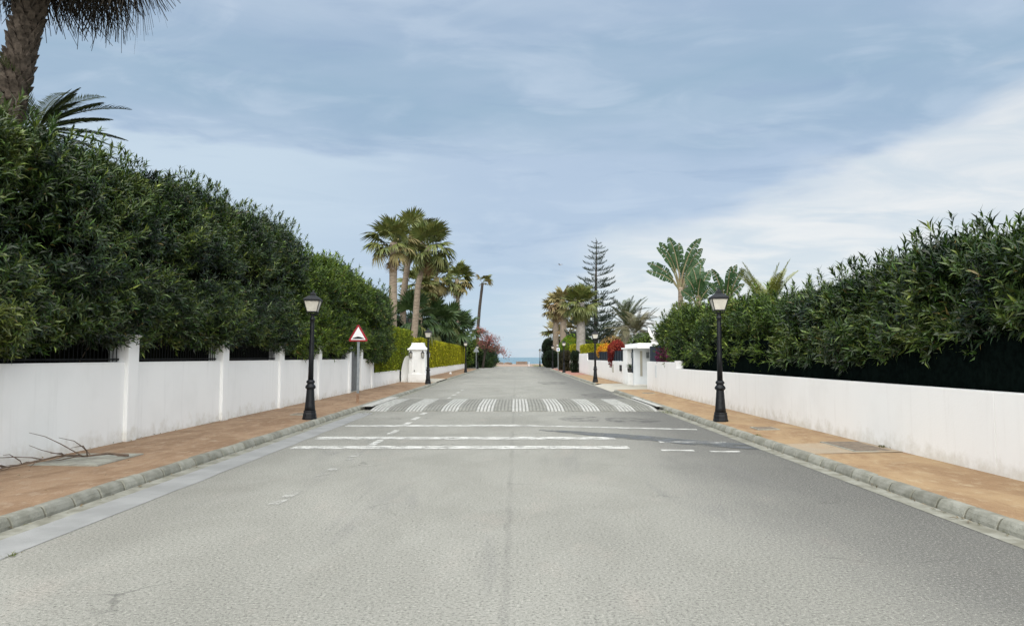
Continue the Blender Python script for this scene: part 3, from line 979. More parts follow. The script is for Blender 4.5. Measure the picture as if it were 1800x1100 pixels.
# ------------------------------------------------------------------ street lamps
def make_lamp():
    t = thing('street_lamp', 'x', 'street lamp', (0, 0, 0), 'black lantern street lamps')
    b0 = bmesh.new()
    lathe(b0, [(.175, -.02), (.175, .035), (.165, .045), (.160, .12), (.150, .145), (.146, .17), (.152, .185), (.146, .20)], 8, (0, 0, 0), R(22.5))
    bm_obj('base', b0, M['iron'], t)
    b0 = bmesh.new()
    lathe(b0, [(.132, .19), (.120, .30), (.100, .55), (.090, .70), (.090, .715)], 16)
    bm_obj('pedestal', b0, M['iron'], t, True)
    b0 = bmesh.new()
    lathe(b0, [(.088, .712), (.118, .735), (.125, .765), (.115, .795), (.082, .83), (.082, .85), (.10, .868), (.104, .89), (.092, .915), (.068, .935)], 20)
    bm_obj('collar', b0, M['iron'], t, True)
    b0 = bmesh.new()
    lathe(b0, [(.066, .92), (.060, 1.5), (.052, 2.3), (.050, 2.37), (.064, 2.38), (.066, 2.41), (.050, 2.43), (.045, 2.50), (.07, 2.52), (.07, 2.54)], 16)
    bm_obj('post', b0, M['iron'], t, True)
    ln = link('lantern', mesh('lantern', [], []), None, t)
    bpy.data.objects.remove(ln)
    b0 = bmesh.new()                          # frame of the lantern
    w0, w1, z0, z1 = .115, .185, 2.575, 2.845
    for sx in (-1, 1):
        for sy in (-1, 1):
            bm_tube(b0, [(sx * w0, sy * w0, z0), (sx * w1, sy * w1, z1)], [.011, .012], 4)
            bm_tube(b0, [(sx * .045, sy * .045, 2.50), (sx * .10, sy * .10, 2.515), (sx * w0, sy * w0, z0)], [.008, .008, .009], 5)
    for w, z, h_ in ((w0, z0, .022), (w1, z1, .025)):
        for (a, b_, c_, d_) in ((-w - .012, w + .012, -w - .012, -w + .012), (-w - .012, w + .012, w - .012, w + .012), (-w - .0119, -w + .012, -w + .0125, w - .0125), (w - .012, w + .0119, -w + .0125, w - .0125)):
            bm_box(b0, a, b_, c_, d_, z - h_ / 2, z + h_ / 2, 0)
    fr = bm_obj('lantern', b0, M['iron'], t)
    for q in range(4):
        b0 = bmesh.new()
        a0, a1 = w0 - .004, w1 - .004
        vs_ = [(-a0, -a0, z0), (a0, -a0, z0), (a1, -a1, z1), (-a1, -a1, z1)]
        vi = [(-a0 + .01, -a0 + .006, z0), (a0 - .01, -a0 + .006, z0), (a1 - .01, -a1 + .006, z1), (-a1 + .01, -a1 + .006, z1)]
        A = [b0.verts.new(v) for v in vs_]
        B = [b0.verts.new(v) for v in vi]
        b0.faces.new(A)
        b0.faces.new(B[::-1])
        for i in range(4):
            j = (i + 1) % 4
            b0.faces.new((A[j], A[i], B[i], B[j]))
        bmesh.ops.rotate(b0, verts=b0.verts, cent=(0, 0, 0), matrix=Matrix.Rotation(q * math.pi / 2, 3, 'Z'))
        bm_obj('pane', b0, M['opal'], fr)
    b0 = bmesh.new()
    lathe(b0, [(.285, 2.858), (.29, 2.875), (.25, 2.90), (.13, 2.965), (.085, 2.98), (.085, 3.015), (.10, 3.02), (.05, 3.045), (.028, 3.055), (.030, 3.075), (.008, 3.10)], 4, (0, 0, 0), R(45))
    bm_obj('roof', b0, M['iron'], t)
    return t


lamp = make_lamp()
lamps = [
    (-4.97, 17.9, 6, 'black lantern street lamp beside the white wall pillars, just before the triangular road sign'),
    (4.76, 17.35, -4, 'black lantern street lamp in front of the plain low white wall'),
    (-4.90, 41.3, 0, 'black lantern street lamp in front of the entrance pier'),
    (4.70, 44.0, 0, 'black lantern street lamp in front of the slate blue fence'),
    (-4.90, 72.0, 0, 'black lantern street lamp at the far end of the long clipped hedge'),
    (4.62, 71.5, 0, 'black lantern street lamp beside the red pavement and brown columnar shrub'),
    (-4.95, 95.0, 0, 'far black lantern street lamp in front of the dark beach shrubs'),
    (4.75, 96.0, 0, 'far black lantern street lamp in front of the dark topiary blocks'),
    (4.15, 128.5, 0, 'farthest black lantern street lamp against the sea'),
]
for i, (x, y, a, lab) in enumerate(lamps):
    o = lamp if i == 0 else copy_tree(lamp)
    o.location = (x, y, KH + 0.004 if y < 100 else 0.0)
    o.rotation_euler = (0, R(0.7) if i == 0 else 0, R(a))
    o['label'] = lab


# ------------------------------------------------------------------ road signs
def tri(bm_, cx_, y, cz, rad, thick, rr=0.12, n_=5):
    out = []
    for q in range(3):
        a = math.pi / 2 + q * 2 * math.pi / 3
        c_ = Vector((cx_ + (rad - 2 * rr * rad) * math.cos(a), 0, cz + (rad - 2 * rr * rad) * math.sin(a)))
        for j in range(n_):
            b_ = a - math.pi / 3 + j * (2 * math.pi / 3) / (n_ - 1)
            out.append((c_.x + rr * rad * math.cos(b_), c_.z + rr * rad * math.sin(b_)))
    f1 = [bm_.verts.new((a, y, z)) for a, z in out]
    f2 = [bm_.verts.new((a, y + thick, z)) for a, z in out]
    bm_.faces.new(f1)
    bm_.faces.new(f2[::-1])
    for i in range(len(out)):
        j = (i + 1) % len(out)
        bm_.faces.new((f1[j], f1[i], f2[i], f2[j]))
    bmesh.ops.recalc_face_normals(bm_, faces=bm_.faces)


sx_, sy_ = -5.20, 24.4
sg = thing('road_sign', 'red-bordered triangular hump warning sign on a grey square post', 'road sign', (sx_, sy_, KH))
box('post', sx_ - .04, sx_ + .04, sy_ - .02, sy_ + .02, .42, 2.62, M['galv'], sg, 0.006)
box('post_foot', sx_ - .043, sx_ + .043, sy_ - .023, sy_ + .023, .04, .419, M['rust'], sg, 0.004)
b0 = bmesh.new()
tri(b0, sx_, sy_ - .05, 2.315, .395, .025)
pl = bm_obj('sign_plate', b0, M['sign_red'], sg)
b0 = bmesh.new()
tri(b0, sx_, sy_ - .0545, 2.31, .285, .004, 0.04)
bm_obj('sign_face', b0, M['sign_white'], pl)
b0 = bmesh.new()
hp = [(-.185, 2.200), (.185, 2.200), (.185, 2.222)] + [(.175 - .35 * q / 14, 2.224 + .052 * (math.sin(math.pi * q / 14)) ** 1.3) for q in range(1, 14)] + [(-.185, 2.222)]
f1 = [b0.verts.new((sx_ + a, sy_ - .0575, z)) for a, z in hp]
f2 = [b0.verts.new((sx_ + a, sy_ - .0546, z)) for a, z in hp]
b0.faces.new(f1)
for i in range(len(hp)):
    j = (i + 1) % len(hp)
    b0.faces.new((f1[j], f1[i], f2[i], f2[j]))
bmesh.ops.recalc_face_normals(b0, faces=b0.faces)
bm_obj('hump_symbol', b0, M['sign_black'], pl)

sg = thing('road_sign', 'grey back of a far triangular road sign before the dark beach shrubs', 'road sign', (-4.95, 92, KH))
b0 = bmesh.new()
bm_tube(b0, [(-4.95, 92, .05), (-4.95, 92, 2.75)], [.04, .04], 8)
bm_obj('post', b0, M['galv'], sg)
b0 = bmesh.new()
tri(b0, -4.95, 91.94, 2.45, .45, .03)
bm_obj('sign_plate', b0, M['galv'], sg)
sg = thing('road_sign', 'small white box sign on a pale post beside the red pavement', 'road sign', (4.72, 83, KH))
b0 = bmesh.new()
bm_tube(b0, [(4.72, 83, .05), (4.72, 83, 3.0)], [.045, .045], 8)
bm_obj('post', b0, M['galv'], sg)
box('sign_plate', 4.54, 4.90, 82.92, 82.95, 2.25, 2.62, M['sign_white'], sg, 0.01)
box('sign_symbol', 4.64, 4.80, 82.913, 82.921, 2.33, 2.54, M['sign_blue'], sg, 0)
box('bracket', 4.56, 4.72, 82.96, 83.0, 2.86, 2.95, M['sign_white'], sg, 0.005)


# ------------------------------------------------------------------ leaves
def unit(a):
    return a / np.maximum(np.linalg.norm(a, axis=1, keepdims=True), 1e-9)


def leaf_mesh(name, P, D, U, L, W, colr, bend=0.12):
    """many leaves: 5 vertices and 4 triangles each, folded along the rib and bent"""
    n_ = len(P)
    D = unit(D)
    S = unit(np.cross(D, U))
    Nn = np.cross(S, D)
    L = L[:, None]
    W = W[:, None]
    V = np.empty((n_, 5, 3))
    V[:, 0] = P
    mid = P + D * L * 0.48 + Nn * L * bend
    V[:, 1] = mid + S * W * .5 + Nn * W * .18
    V[:, 2] = mid
    V[:, 3] = mid - S * W * .5 + Nn * W * .18
    V[:, 4] = P + D * L - Nn * L * bend * 0.6
    T = np.array([[0, 1, 2], [0, 2, 3], [1, 4, 2], [2, 4, 3]])
    idx = (np.arange(n_)[:, None, None] * 5 + T[None]).reshape(-1)
    me = bpy.data.meshes.new(name)
    me.vertices.add(n_ * 5)
    me.vertices.foreach_set('co', V.reshape(-1).astype(np.float32))
    me.loops.add(n_ * 12)
    me.loops.foreach_set('vertex_index', idx.astype(np.int32))
    me.polygons.add(n_ * 4)
    me.polygons.foreach_set('loop_start', (np.arange(n_ * 4) * 3).astype(np.int32))
    me.polygons.foreach_set('loop_total', np.full(n_ * 4, 3, np.int32))
    a = me.color_attributes.new('leaf', 'FLOAT_COLOR', 'POINT')
    cc = np.ones((n_, 5, 4), np.float32)
    cc[:, :, :3] = colr[:, None, :]
    a.data.foreach_set('color', cc.reshape(-1))
    me.update()
    me.validate()
    return me


def shoots(P, N, n_leaf, L, W, palette, up=0.45, spread=(35, 75), shoot_len=0.2, weights=None, clump=1.2, droop=0.0, dead=0.0):
    """leaves set round short shoots that start at P and grow along N bent upwards; palette rows are leaf colours"""
    n_ = len(P)
    ax = unit(N + np.array([0, 0, up]) + rng.normal(0, .35, (n_, 3)))
    a = unit(np.cross(ax, rng.normal(0, 1, (n_, 3))))
    b_ = np.cross(ax, a)
    k_ = np.arange(n_leaf)
    ph = rng.uniform(0, 6.28, (n_, 1)) + k_ * 2.4 + rng.normal(0, .25, (n_, n_leaf))
    tt = (k_ + .5) / n_leaf
    th = np.radians(spread[1] + (spread[0] - spread[1]) * tt + rng.normal(0, 9, (n_, n_leaf)))
    base = P[:, None] + ax[:, None] * (shoot_len * (tt - .3))[None, :, None]
    rad = a[:, None] * np.cos(ph)[..., None] + b_[:, None] * np.sin(ph)[..., None]
    D = ax[:, None] * np.cos(th)[..., None] + rad * np.sin(th)[..., None]
    D[..., 2] -= droop * rng.uniform(0.2, 1.0, (n_, n_leaf))
    U = np.broadcast_to(ax[:, None], D.shape) + rng.normal(0, .15, D.shape)
    Ls = L * rng.uniform(.45, 1.25, (n_, n_leaf)) * rng.uniform(.75, 1.2, (n_, 1)) * (0.75 + .35 * np.sin(np.pi * tt))[None]
    Ws = W * rng.uniform(.8, 1.2, (n_, n_leaf))
    pal = np.array(palette)
    cl = np.array([mnoise.noise((p[0] * clump, p[1] * clump, p[2] * clump)) for p in P])
    r_ = np.clip(.5 + .55 * cl[:, None] + rng.normal(0, .16, (n_, n_leaf)) + 0.16 * (tt - .5)[None], 0, .999) * (len(pal) - 1)
    i0 = r_.astype(int)
    f_ = (r_ - i0)[..., None]
    colr = pal[i0] * (1 - f_) + pal[np.minimum(i0 + 1, len(pal) - 1)] * f_
    colr = colr * np.exp(rng.normal(0, .46, (n_, n_leaf, 1)))  # random leaf brightness, widened to paint in highlights and dark gaps
    old = rng.uniform(0, 1, (n_, n_leaf)) < dead
    colr[old] = np.array([.20, .155, .05]) * rng.uniform(.5, 1.3, (int(old.sum()), 1))
    m_ = n_ * n_leaf
    return (base.reshape(m_, 3), D.reshape(m_, 3), U.reshape(m_, 3), Ls.reshape(m_), Ws.reshape(m_), colr.reshape(m_, 3))


def cat_leaves(parts):
    return [np.concatenate([p[i] for p in parts]) for i in range(6)]


def hedge_points(n_, y0, y1, xc, hw, zb, zt, face, lump=0.30, ls=0.8, depth=0.5, seed=0, yend=0.8, arc=(-.25, 1.15), dens=None):
    """points scattered near the surface of a long leafy bank. face=+1 looks to +X, -1 to -X. zb, zt, xc, hw are functions of y"""
    y = np.empty(0)
    while len(y) < n_:
        q = rng.uniform(y0, y1, n_)
        if dens is not None:
            q = q[rng.uniform(0, 1, n_) < dens(q)]
        y = np.concatenate([y, q])
    y = y[:n_]
    th = rng.uniform(arc[0] * math.pi / 2, arc[1] * math.pi / 2, n_)       # 0 = road side, 90 = top
    hwv, zbv, ztv, xcv = hw(y), zb(y), zt(y), xc(y)
    zm = (zbv + ztv) / 2
    hh = (ztv - zbv) / 2
    ce, se = np.cos(th), np.sin(th)
    ex = 0.62
    cx_ = np.sign(ce) * np.abs(ce) ** ex
    sz = np.sign(se) * np.abs(se) ** ex
    # end rounding
    de = np.minimum(y - y0, y1 - y)
    shrink = np.where(de < yend, np.sqrt(np.clip(1 - (1 - de / yend) ** 2, 0, 1)) * .6 + .4, 1)
    X = xcv + face * hwv * cx_ * shrink
    Z = zm + hh * sz * (0.5 + .5 * shrink)
    Nx = face * ce / np.maximum(hwv, .1)
    Nz = se / np.maximum(hh, .1)
    N = unit(np.stack([Nx, np.where(de < yend, np.where(y - y0 < yend, -1, 1) * .8, 0), Nz], 1))
    P = np.stack([X, y, Z], 1)
    d = np.array([mnoise.noise((p[0] * ls + seed, p[1] * ls, p[2] * ls)) * .7 + mnoise.noise((p[0] * ls * 2.7, p[1] * ls * 2.7 + seed, p[2] * ls * 2.7)) * .4 for p in P])
    off = lump * d - depth * rng.uniform(0, 1, n_) ** 1.6
    P = P + N * off[:, None]
    return P, N


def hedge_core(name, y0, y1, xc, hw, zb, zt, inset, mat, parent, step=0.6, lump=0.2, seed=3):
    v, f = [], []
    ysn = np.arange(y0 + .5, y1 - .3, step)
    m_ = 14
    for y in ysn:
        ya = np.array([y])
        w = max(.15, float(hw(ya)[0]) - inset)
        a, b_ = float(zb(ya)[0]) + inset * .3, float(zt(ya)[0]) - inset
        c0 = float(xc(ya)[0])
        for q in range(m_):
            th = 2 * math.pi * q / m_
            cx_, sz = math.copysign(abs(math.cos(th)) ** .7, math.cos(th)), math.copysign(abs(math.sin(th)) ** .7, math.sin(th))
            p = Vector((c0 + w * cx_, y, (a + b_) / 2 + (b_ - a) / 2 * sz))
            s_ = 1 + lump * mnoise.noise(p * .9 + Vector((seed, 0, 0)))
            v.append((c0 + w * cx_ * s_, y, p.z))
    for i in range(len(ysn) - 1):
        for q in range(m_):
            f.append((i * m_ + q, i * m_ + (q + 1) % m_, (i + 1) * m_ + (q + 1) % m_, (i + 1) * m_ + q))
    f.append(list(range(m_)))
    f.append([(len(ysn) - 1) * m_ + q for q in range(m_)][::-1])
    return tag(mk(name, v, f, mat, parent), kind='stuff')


def leaf_obj(name, arrs, mat, parent, bend=0.1):
    b_ = np.array(WL[parent.name])
    arrs = list(arrs)
    arrs[0] = arrs[0] - b_
    o = link(name, leaf_mesh(name, *arrs, bend=bend), mat, parent)
    return tag(o, kind='stuff')


def C_(v):
    return lambda y: np.full(len(y), float(v))


def IP(*pts):
    a, b_ = zip(*pts)
    return lambda y: np.interp(y, a, b_)


DARK = [(.004, .010, .004), (.009, .022, .006), (.022, .046, .010), (.052, .086, .018), (.125, .155, .034)]  # leaf greens, with ends stretched to paint in shaded gaps and glints
MID = [(.010, .024, .006), (.024, .050, .009), (.050, .088, .013), (.090, .135, .018), (.145, .185, .028)]
LIME = [(.17, .18, .012), (.25, .25, .016), (.33, .31, .022), (.40, .36, .03)]


def stems(parent, n_, y0, y1, x0, x1, ztop, lean, mat, r_=0.025):
    for _ in range(n_):
        y = random.uniform(y0, y1)
        x = random.uniform(x0, x1)
        pts = [Vector((x, y, -.05))]
        d = Vector((random.uniform(-.1, .1) + lean * .1, random.uniform(-.15, .15), 1))
        for q in range(5):
            pts.append(pts[-1] + d * (ztop / 5))
            d += Vector((lean * random.uniform(0, .22), random.uniform(-.25, .25), 0))
        b0_ = bmesh.new()
        bm_tube(b0_, pts, [r_ * (1 - .14 * q) for q in range(6)], 5)
        bm_obj('stem', b0_, mat, parent)


# ---- left: big dark oleander hedge, lighter bush, dark bush
def oleander(name, label, y0, y1, xc, hw, zb, zt, face, n_, L, W, pal, seed, nl=14, dens=None, mat='oleander', depth=.75, inset=.75, stem=(0, 0), cat='hedge', arc=(-.6, 1.25), lump=.50, ls=.8, yend=.8):
    t = thing(name, label, cat, (float(xc(np.array([(y0 + y1) / 2]))[0]), (y0 + y1) / 2, 0))
    P, N = hedge_points(n_, y0, y1, xc, hw, zb, zt, face, lump, ls, depth, seed, yend, arc, dens)
    A = shoots(P, N, nl, L, W, pal, droop=.12, dead=.012)
    # long whippy shoots that break the outline
    m_ = n_ // 26
    P2, N2 = hedge_points(m_, y0, y1, xc, hw, zb, zt, face, lump, ls, 0.0, seed, yend, (arc[0], arc[1]), dens)
    up = rng.uniform(.10, .34, (m_, 1))
    P2 = P2 + unit(N2 + np.array([0, 0, .9])) * up
    B = shoots(P2, N2, nl, L * 1.05, W, pal[1:], up=1.1, spread=(22, 60), shoot_len=.26)
    leaf_obj('foliage', cat_leaves([A, B]), M[mat], t)
    hedge_core('inner_hull', y0, y1, xc, hw, C_(-.2), zt, inset, M['core'], t, seed=seed)  # solid dark hull down to the ground, paints the shade inside the hedge
    bt = bmesh.new()
    P3, N3 = hedge_points(int((y1 - y0) * 5), y0 + .6, y1 - .6, xc, hw, zb, zt, face, lump, ls, .25, seed, yend, (arc[0] * .9, .8), dens)
    for p_, q_ in zip(P3, N3):
        p_ = Vector(p_) - Vector(q_) * .25
        d_ = (Vector(q_) * .5 + Vector((0, random.uniform(-1, 1), random.uniform(-.5, .6)))).normalized()
        e1 = p_ + d_ * random.uniform(.15, .3)
        e2 = e1 + (d_ + Vector((random.uniform(-.4, .4), random.uniform(-.4, .4), random.uniform(-.6, .2)))).normalized() * random.uniform(.12, .3)
        bm_tube(bt, [p_, e1, e2], [.007, .006, .003], 4, False)
    tag(bm_obj('twigs', bt, M['twig'], t), kind='stuff')
    if stem[0]:
        xcm = float(xc(np.array([(y0 + y1) / 2]))[0])
        stems(t, stem[0], y0 + .5, y1 - .5, xcm - .3, xcm + .4 * face, stem[1], face, M['stem'])
    return t


near = lambda q: np.clip(13.0 / np.maximum(q, 6), .25, 1) ** 0.9
oleander('oleander_hedge', 'tall dark oleander hedge hanging over the white wall pillars', 5.5, 23.9,
         C_(-8.15), IP((5, 1.62), (12, 1.60), (20, 1.55), (27, 1.5)), IP((5, 1.45), (14, 1.6), (27, 1.7)),
         IP((5.5, 4.6), (9, 4.75), (11, 4.95), (13, 5.0), (15, 5.05), (18, 5.35), (20.5, 5.55), (22.2, 5.6), (23.2, 5.3), (23.9, 4.9)), 1,
         16500, .155, .029, DARK, 1.3, 14, near, stem=(14, 2.2))
oleander('oleander_bush', 'lighter green oleander bush between the dark oleander hedge and the slatted gate', 22.8, 34.0,
         C_(-8.2), C_(1.62), C_(1.55), IP((22.8, 4.5), (24, 5.0), (26, 5.15), (29, 5.35), (31, 5.35), (34, 4.9)), 1,
         6200, .19, .036, MID, 4.1, 11, stem=(5, 2.2), mat='leafy')
oleander('oleander_bush', 'dark rounded oleander bush above the pillar next to the lime hedge', 33.2, 41.5,
         IP((33, -8.0), (36, -8.0), (41, -8.6)), IP((33, 1.7), (36, 1.9), (41, 1.5)), C_(1.2), IP((33, 4.7), (36, 5.0), (38.5, 4.8), (41.5, 4.2)), 1,
         3900, .20, .038, [tuple(.75 * a + .25 * b_ for a, b_ in zip(p, q_)) for p, q_ in zip(DARK, MID)], 8.2, 11, stem=(4, 1.8), mat='leafy', yend=1.4)

# ---- right: dark oleander hedge and lighter bush
oleander('oleander_hedge', 'dark long-leaved oleander hedge above the plain low white wall', 5.0, 18.2,
         C_(7.55), IP((5, 1.35), (12, 1.30), (18, 1.25)), IP((5, 1.55), (9, 1.6), (13, 1.42), (18, 1.3)),
         IP((5, 3.3), (8.6, 3.28), (10, 3.26), (12, 3.26), (14, 3.22), (16, 3.08), (18.2, 2.9)), -1,
         9800, .185, .034, DARK, 21.0, 13, near, stem=(8, 1.9))
oleander('oleander_bush', 'brighter green oleander bank between the lamp post and the gate portico', 16.8, 34.2,
         IP((17, 7.6), (34, 7.75)), IP((17, 1.25), (28, 1.35), (34, 1.3)), IP((17, 1.2), (34, 1.1)),
         IP((16.8, 2.75), (18, 2.95), (21, 3.08), (26, 3.2), (30, 3.45), (33, 3.45), (34.2, 2.95)), -1,
         7800, .185, .036, [tuple(.45 * a + .55 * b_ for a, b_ in zip(p, q_)) for p, q_ in zip(DARK, MID)], 27.0, 11, stem=(6, 1.6), mat='leafy')


# ---- clipped hedges
def clipped_box(name, label, x0, x1, y0, y1, z0, z1, n_, pal, L=.075, W=.045, cat='hedge', bump=.05, mat='clipped', tops=None):
    t = thing(name, label, cat, ((x0 + x1) / 2, (y0 + y1) / 2, z0))
    ax, ay, az_ = (y1 - y0) * (z1 - z0), (x1 - x0) * (z1 - z0), (x1 - x0) * (y1 - y0)
    tot = 2 * ax + 2 * ay + az_
    u = rng.uniform(0, 1, (n_, 3))
    face = rng.choice(5, n_, p=[ax / tot, ax / tot, ay / tot, ay / tot, az_ / tot])
    P = np.stack([x0 + u[:, 0] * (x1 - x0), y0 + u[:, 1] * (y1 - y0), z0 + u[:, 2] * (z1 - z0)], 1)
    N = np.zeros((n_, 3))
    for k_, (ai, val, s_) in enumerate(((0, x0, -1), (0, x1, 1), (1, y0, -1), (1, y1, 1), (2, z1, 1))):
        m_ = face == k_
        P[m_, ai] = val
        N[m_, ai] = s_
    d = np.array([mnoise.noise((p[0] * 1.4, p[1] * 1.4, p[2] * 1.4)) for p in P])
    P = P + N * (bump * d - .07 * rng.uniform(0, 1, n_))[:, None]
    A = shoots(P, N, 5, L, W, pal, up=.2, spread=(30, 80), shoot_len=.06, clump=1.0)
    leaf_obj('foliage', A, M[mat], t)
    bm_ = bmesh.new()
    bm_box(bm_, x0 + .10, x1 - .10, y0 + .10, y1 - .10, z0, z1 - .10, 0)
    o = bm_obj('inner_hull', bm_, M['hedge_core'], t)
    tag(o, kind='stuff')
    return t


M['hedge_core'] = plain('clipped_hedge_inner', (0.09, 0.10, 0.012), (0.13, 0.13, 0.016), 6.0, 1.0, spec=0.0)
LIMEG = [(.08, .115, .014), (.13, .17, .018), (.19, .22, .022), (.25, .26, .026)]
clipped_box('clipped_hedge', 'short lime green clipped hedge on the low wall before the lantern pier', WLX - .55, WLX - .02, 35.4, 49.0, .82, 3.30, 7000, LIMEG, .085, .05)
clipped_box('clipped_hedge', 'long yellow lime clipped hedge on the low wall beyond the lantern pier', WLX - .55, WLX + .12, 52.3, 99, .75, 2.92, 11000, LIME, .11, .065)
clipped_box('clipped_hedge', 'low yellow clipped hedge top behind the white wall and palm trunk', 6.35, 8.2, 66.0, 73, 1.6, 2.72, 3200, LIME, .11, .06)
clipped_box('clipped_hedge', 'small yellow clipped hedge top above the far white wall', 6.3, 7.4, 81, 86, 1.7, 2.95, 1500, LIME, .12, .07)

BLACKG = [(.008, .016, .009), (.014, .026, .013), (.024, .040, .018)]
BROWNG = [(.035, .030, .018), (.055, .048, .028), (.075, .065, .036)]
DOMEG = [(.07, .13, .015), (.12, .20, .02), (.17, .26, .028)]


def clipped_round(name, label, c0, rx, ry, rz, n_, pal, L=.1, W=.05, cat='shrub', flat=1.0, mat='clipped', leaves=5, lump=.08, depth=.12, core=True):
    t = thing(name, label, cat, (c0[0], c0[1], max(0, c0[2] - rz)))
    d = unit(rng.normal(0, 1, (n_, 3)))
    d = np.sign(d) * np.abs(d) ** flat
    P = np.array(c0) + d * np.array([rx, ry, rz])
    N = unit(d / np.array([rx, ry, rz]))
    nz_ = np.array([mnoise.noise((p[0] * 1.2, p[1] * 1.2, p[2] * 1.2)) for p in P])
    P = P + N * (lump * nz_ - depth * rng.uniform(0, 1, n_))[:, None]
    keep = P[:, 2] > .02
    A = shoots(P[keep], N[keep], leaves, L, W, pal, up=.25, spread=(30, 80), shoot_len=.1, clump=.9)
    leaf_obj('foliage', A, M[mat], t)
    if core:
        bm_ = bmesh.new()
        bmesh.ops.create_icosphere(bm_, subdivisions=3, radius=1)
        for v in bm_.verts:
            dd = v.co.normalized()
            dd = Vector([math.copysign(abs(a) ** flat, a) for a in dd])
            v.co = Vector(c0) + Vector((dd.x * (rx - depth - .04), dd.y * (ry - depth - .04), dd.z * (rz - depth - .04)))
        o = bm_obj('inner_hull', bm_, M['core'] if pal is not DOMEG else M['hedge_core'], t)  # dark fill paints shade between the leaves; the dome gets a green one
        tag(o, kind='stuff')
    return t


clipped_round('topiary_dome', 'big green clipped topiary dome behind the palm trunk', (8.3, 100, 2.3), 2.55, 2.5, 2.5, 3600, DOMEG, .16, .08)
clipped_round('topiary_block', 'tall dark clipped topiary block near the sea', (6.0, 121, 2.2), 1.75, 2.0, 2.3, 2400, BLACKG, .18, .09, flat=.55)
clipped_round('topiary_block', 'lower dark rounded topiary in front of the tall dark block', (5.35, 113, 1.25), 1.05, 1.3, 1.35, 1600, BLACKG, .16, .08, flat=.7)
clipped_round('columnar_shrub', 'nearly black clipped columnar shrub standing on the pavement by the high white wall', (5.75, 71.8, 1.12), .42, .7, 1.12, 1300, BLACKG, .09, .05, flat=.6)
clipped_round('columnar_shrub', 'brownish clipped columnar shrub behind the lamp post on red pavement', (5.45, 79.5, 1.1), .45, .8, 1.2, 1200, BROWNG, .1, .05, flat=.6)
clipped_round('columnar_shrub', 'dark brown columnar shrub beyond the brownish one', (5.25, 84.0, 1.0), .4, .7, 1.1, 900, BROWNG[:2] + BLACKG[:1], .1, .05, flat=.6)
clipped_round('columnar_shrub', 'dark columnar shrub between the far white walls', (5.75, 91.0, 1.1), .45, 1.0, 1.3, 900, BLACKG, .1, .05, flat=.6)
clipped_round('round_bush', 'rounded leafy green bush rising above the gate portico canopy', (7.55, 43.0, 2.15), 1.05, 1.4, .82, 1500, MID, .09, .045, mat='leafy')
clipped_round('flower_bush', 'orange yellow flowering bush over the slate blue fence', (6.75, 55.0, 1.95), .62, 2.9, .52, 1500, [(.32, .06, .02), (.52, .20, .02), (.62, .33, .03), (.60, .36, .06)], .09, .06, mat='petal', lump=.2)
clipped_round('flower_bush', 'deep red flowering bush on the slate blue fence', (6.42, 46.6, 2.05), .48, .9, .52, 900, [(.10, .008, .010), (.20, .02, .02), (.30, .05, .04), (.36, .12, .07)], .08, .055, mat='petal', lump=.22)
clipped_round('flower_bush', 'red trailing flowers hanging down the slate blue fence', (6.06, 46.9, 1.55), .16, .42, .55, 420, [(.12, .01, .012), (.2, .03, .03), (.05, .05, .02)], .07, .05, mat='petal', lump=.2, core=False)
clipped_round('flower_bush', 'magenta bougainvillea on the short taller white wall', (6.35, 31.6, 1.62), .34, 1.2, .34, 520, [(.04, .05, .02), (.09, .015, .05), (.22, .03, .13), (.04, .02, .03)], .07, .05, mat='petal', lump=.3, core=False)
clipped_round('flower_bush', 'pale orange garden bush far behind the orange flowering bush', (9.3, 70.0, 2.6), 1.3, 1.5, 1.0, 700, [(.22, .15, .07), (.36, .22, .10), (.16, .15, .05)], .13, .07, mat='petal', lump=.3)
clipped_round('leafy_shrub', 'yellow green shrub tip between the feather palm and the oleander bank', (8.6, 37.5, 2.9), .9, 1.2, 1.5, 900, [(.10, .13, .02), (.18, .20, .03), (.24, .25, .04)], .14, .05, mat='leafy', lump=.3)

# dark shrubs and the pink tree at the far end on the left
clipped_round('beach_shrub', 'dark green rounded shrub at the left end of the road', (-5.6, 114, 1.7), 2.9, 3.0, 2.3, 4200, [(.012, .030, .014), (.024, .052, .022), (.045, .085, .030), (.08, .125, .035)], .26, .09, mat='leafy', lump=.9, depth=.5)
clipped_round('beach_shrub', 'mid green shrub between the long clipped hedge and the sea', (-8.0, 106, 2.6), 2.5, 3, 2.6, 2200, MID, .26, .10, mat='leafy', lump=.9, depth=.5)


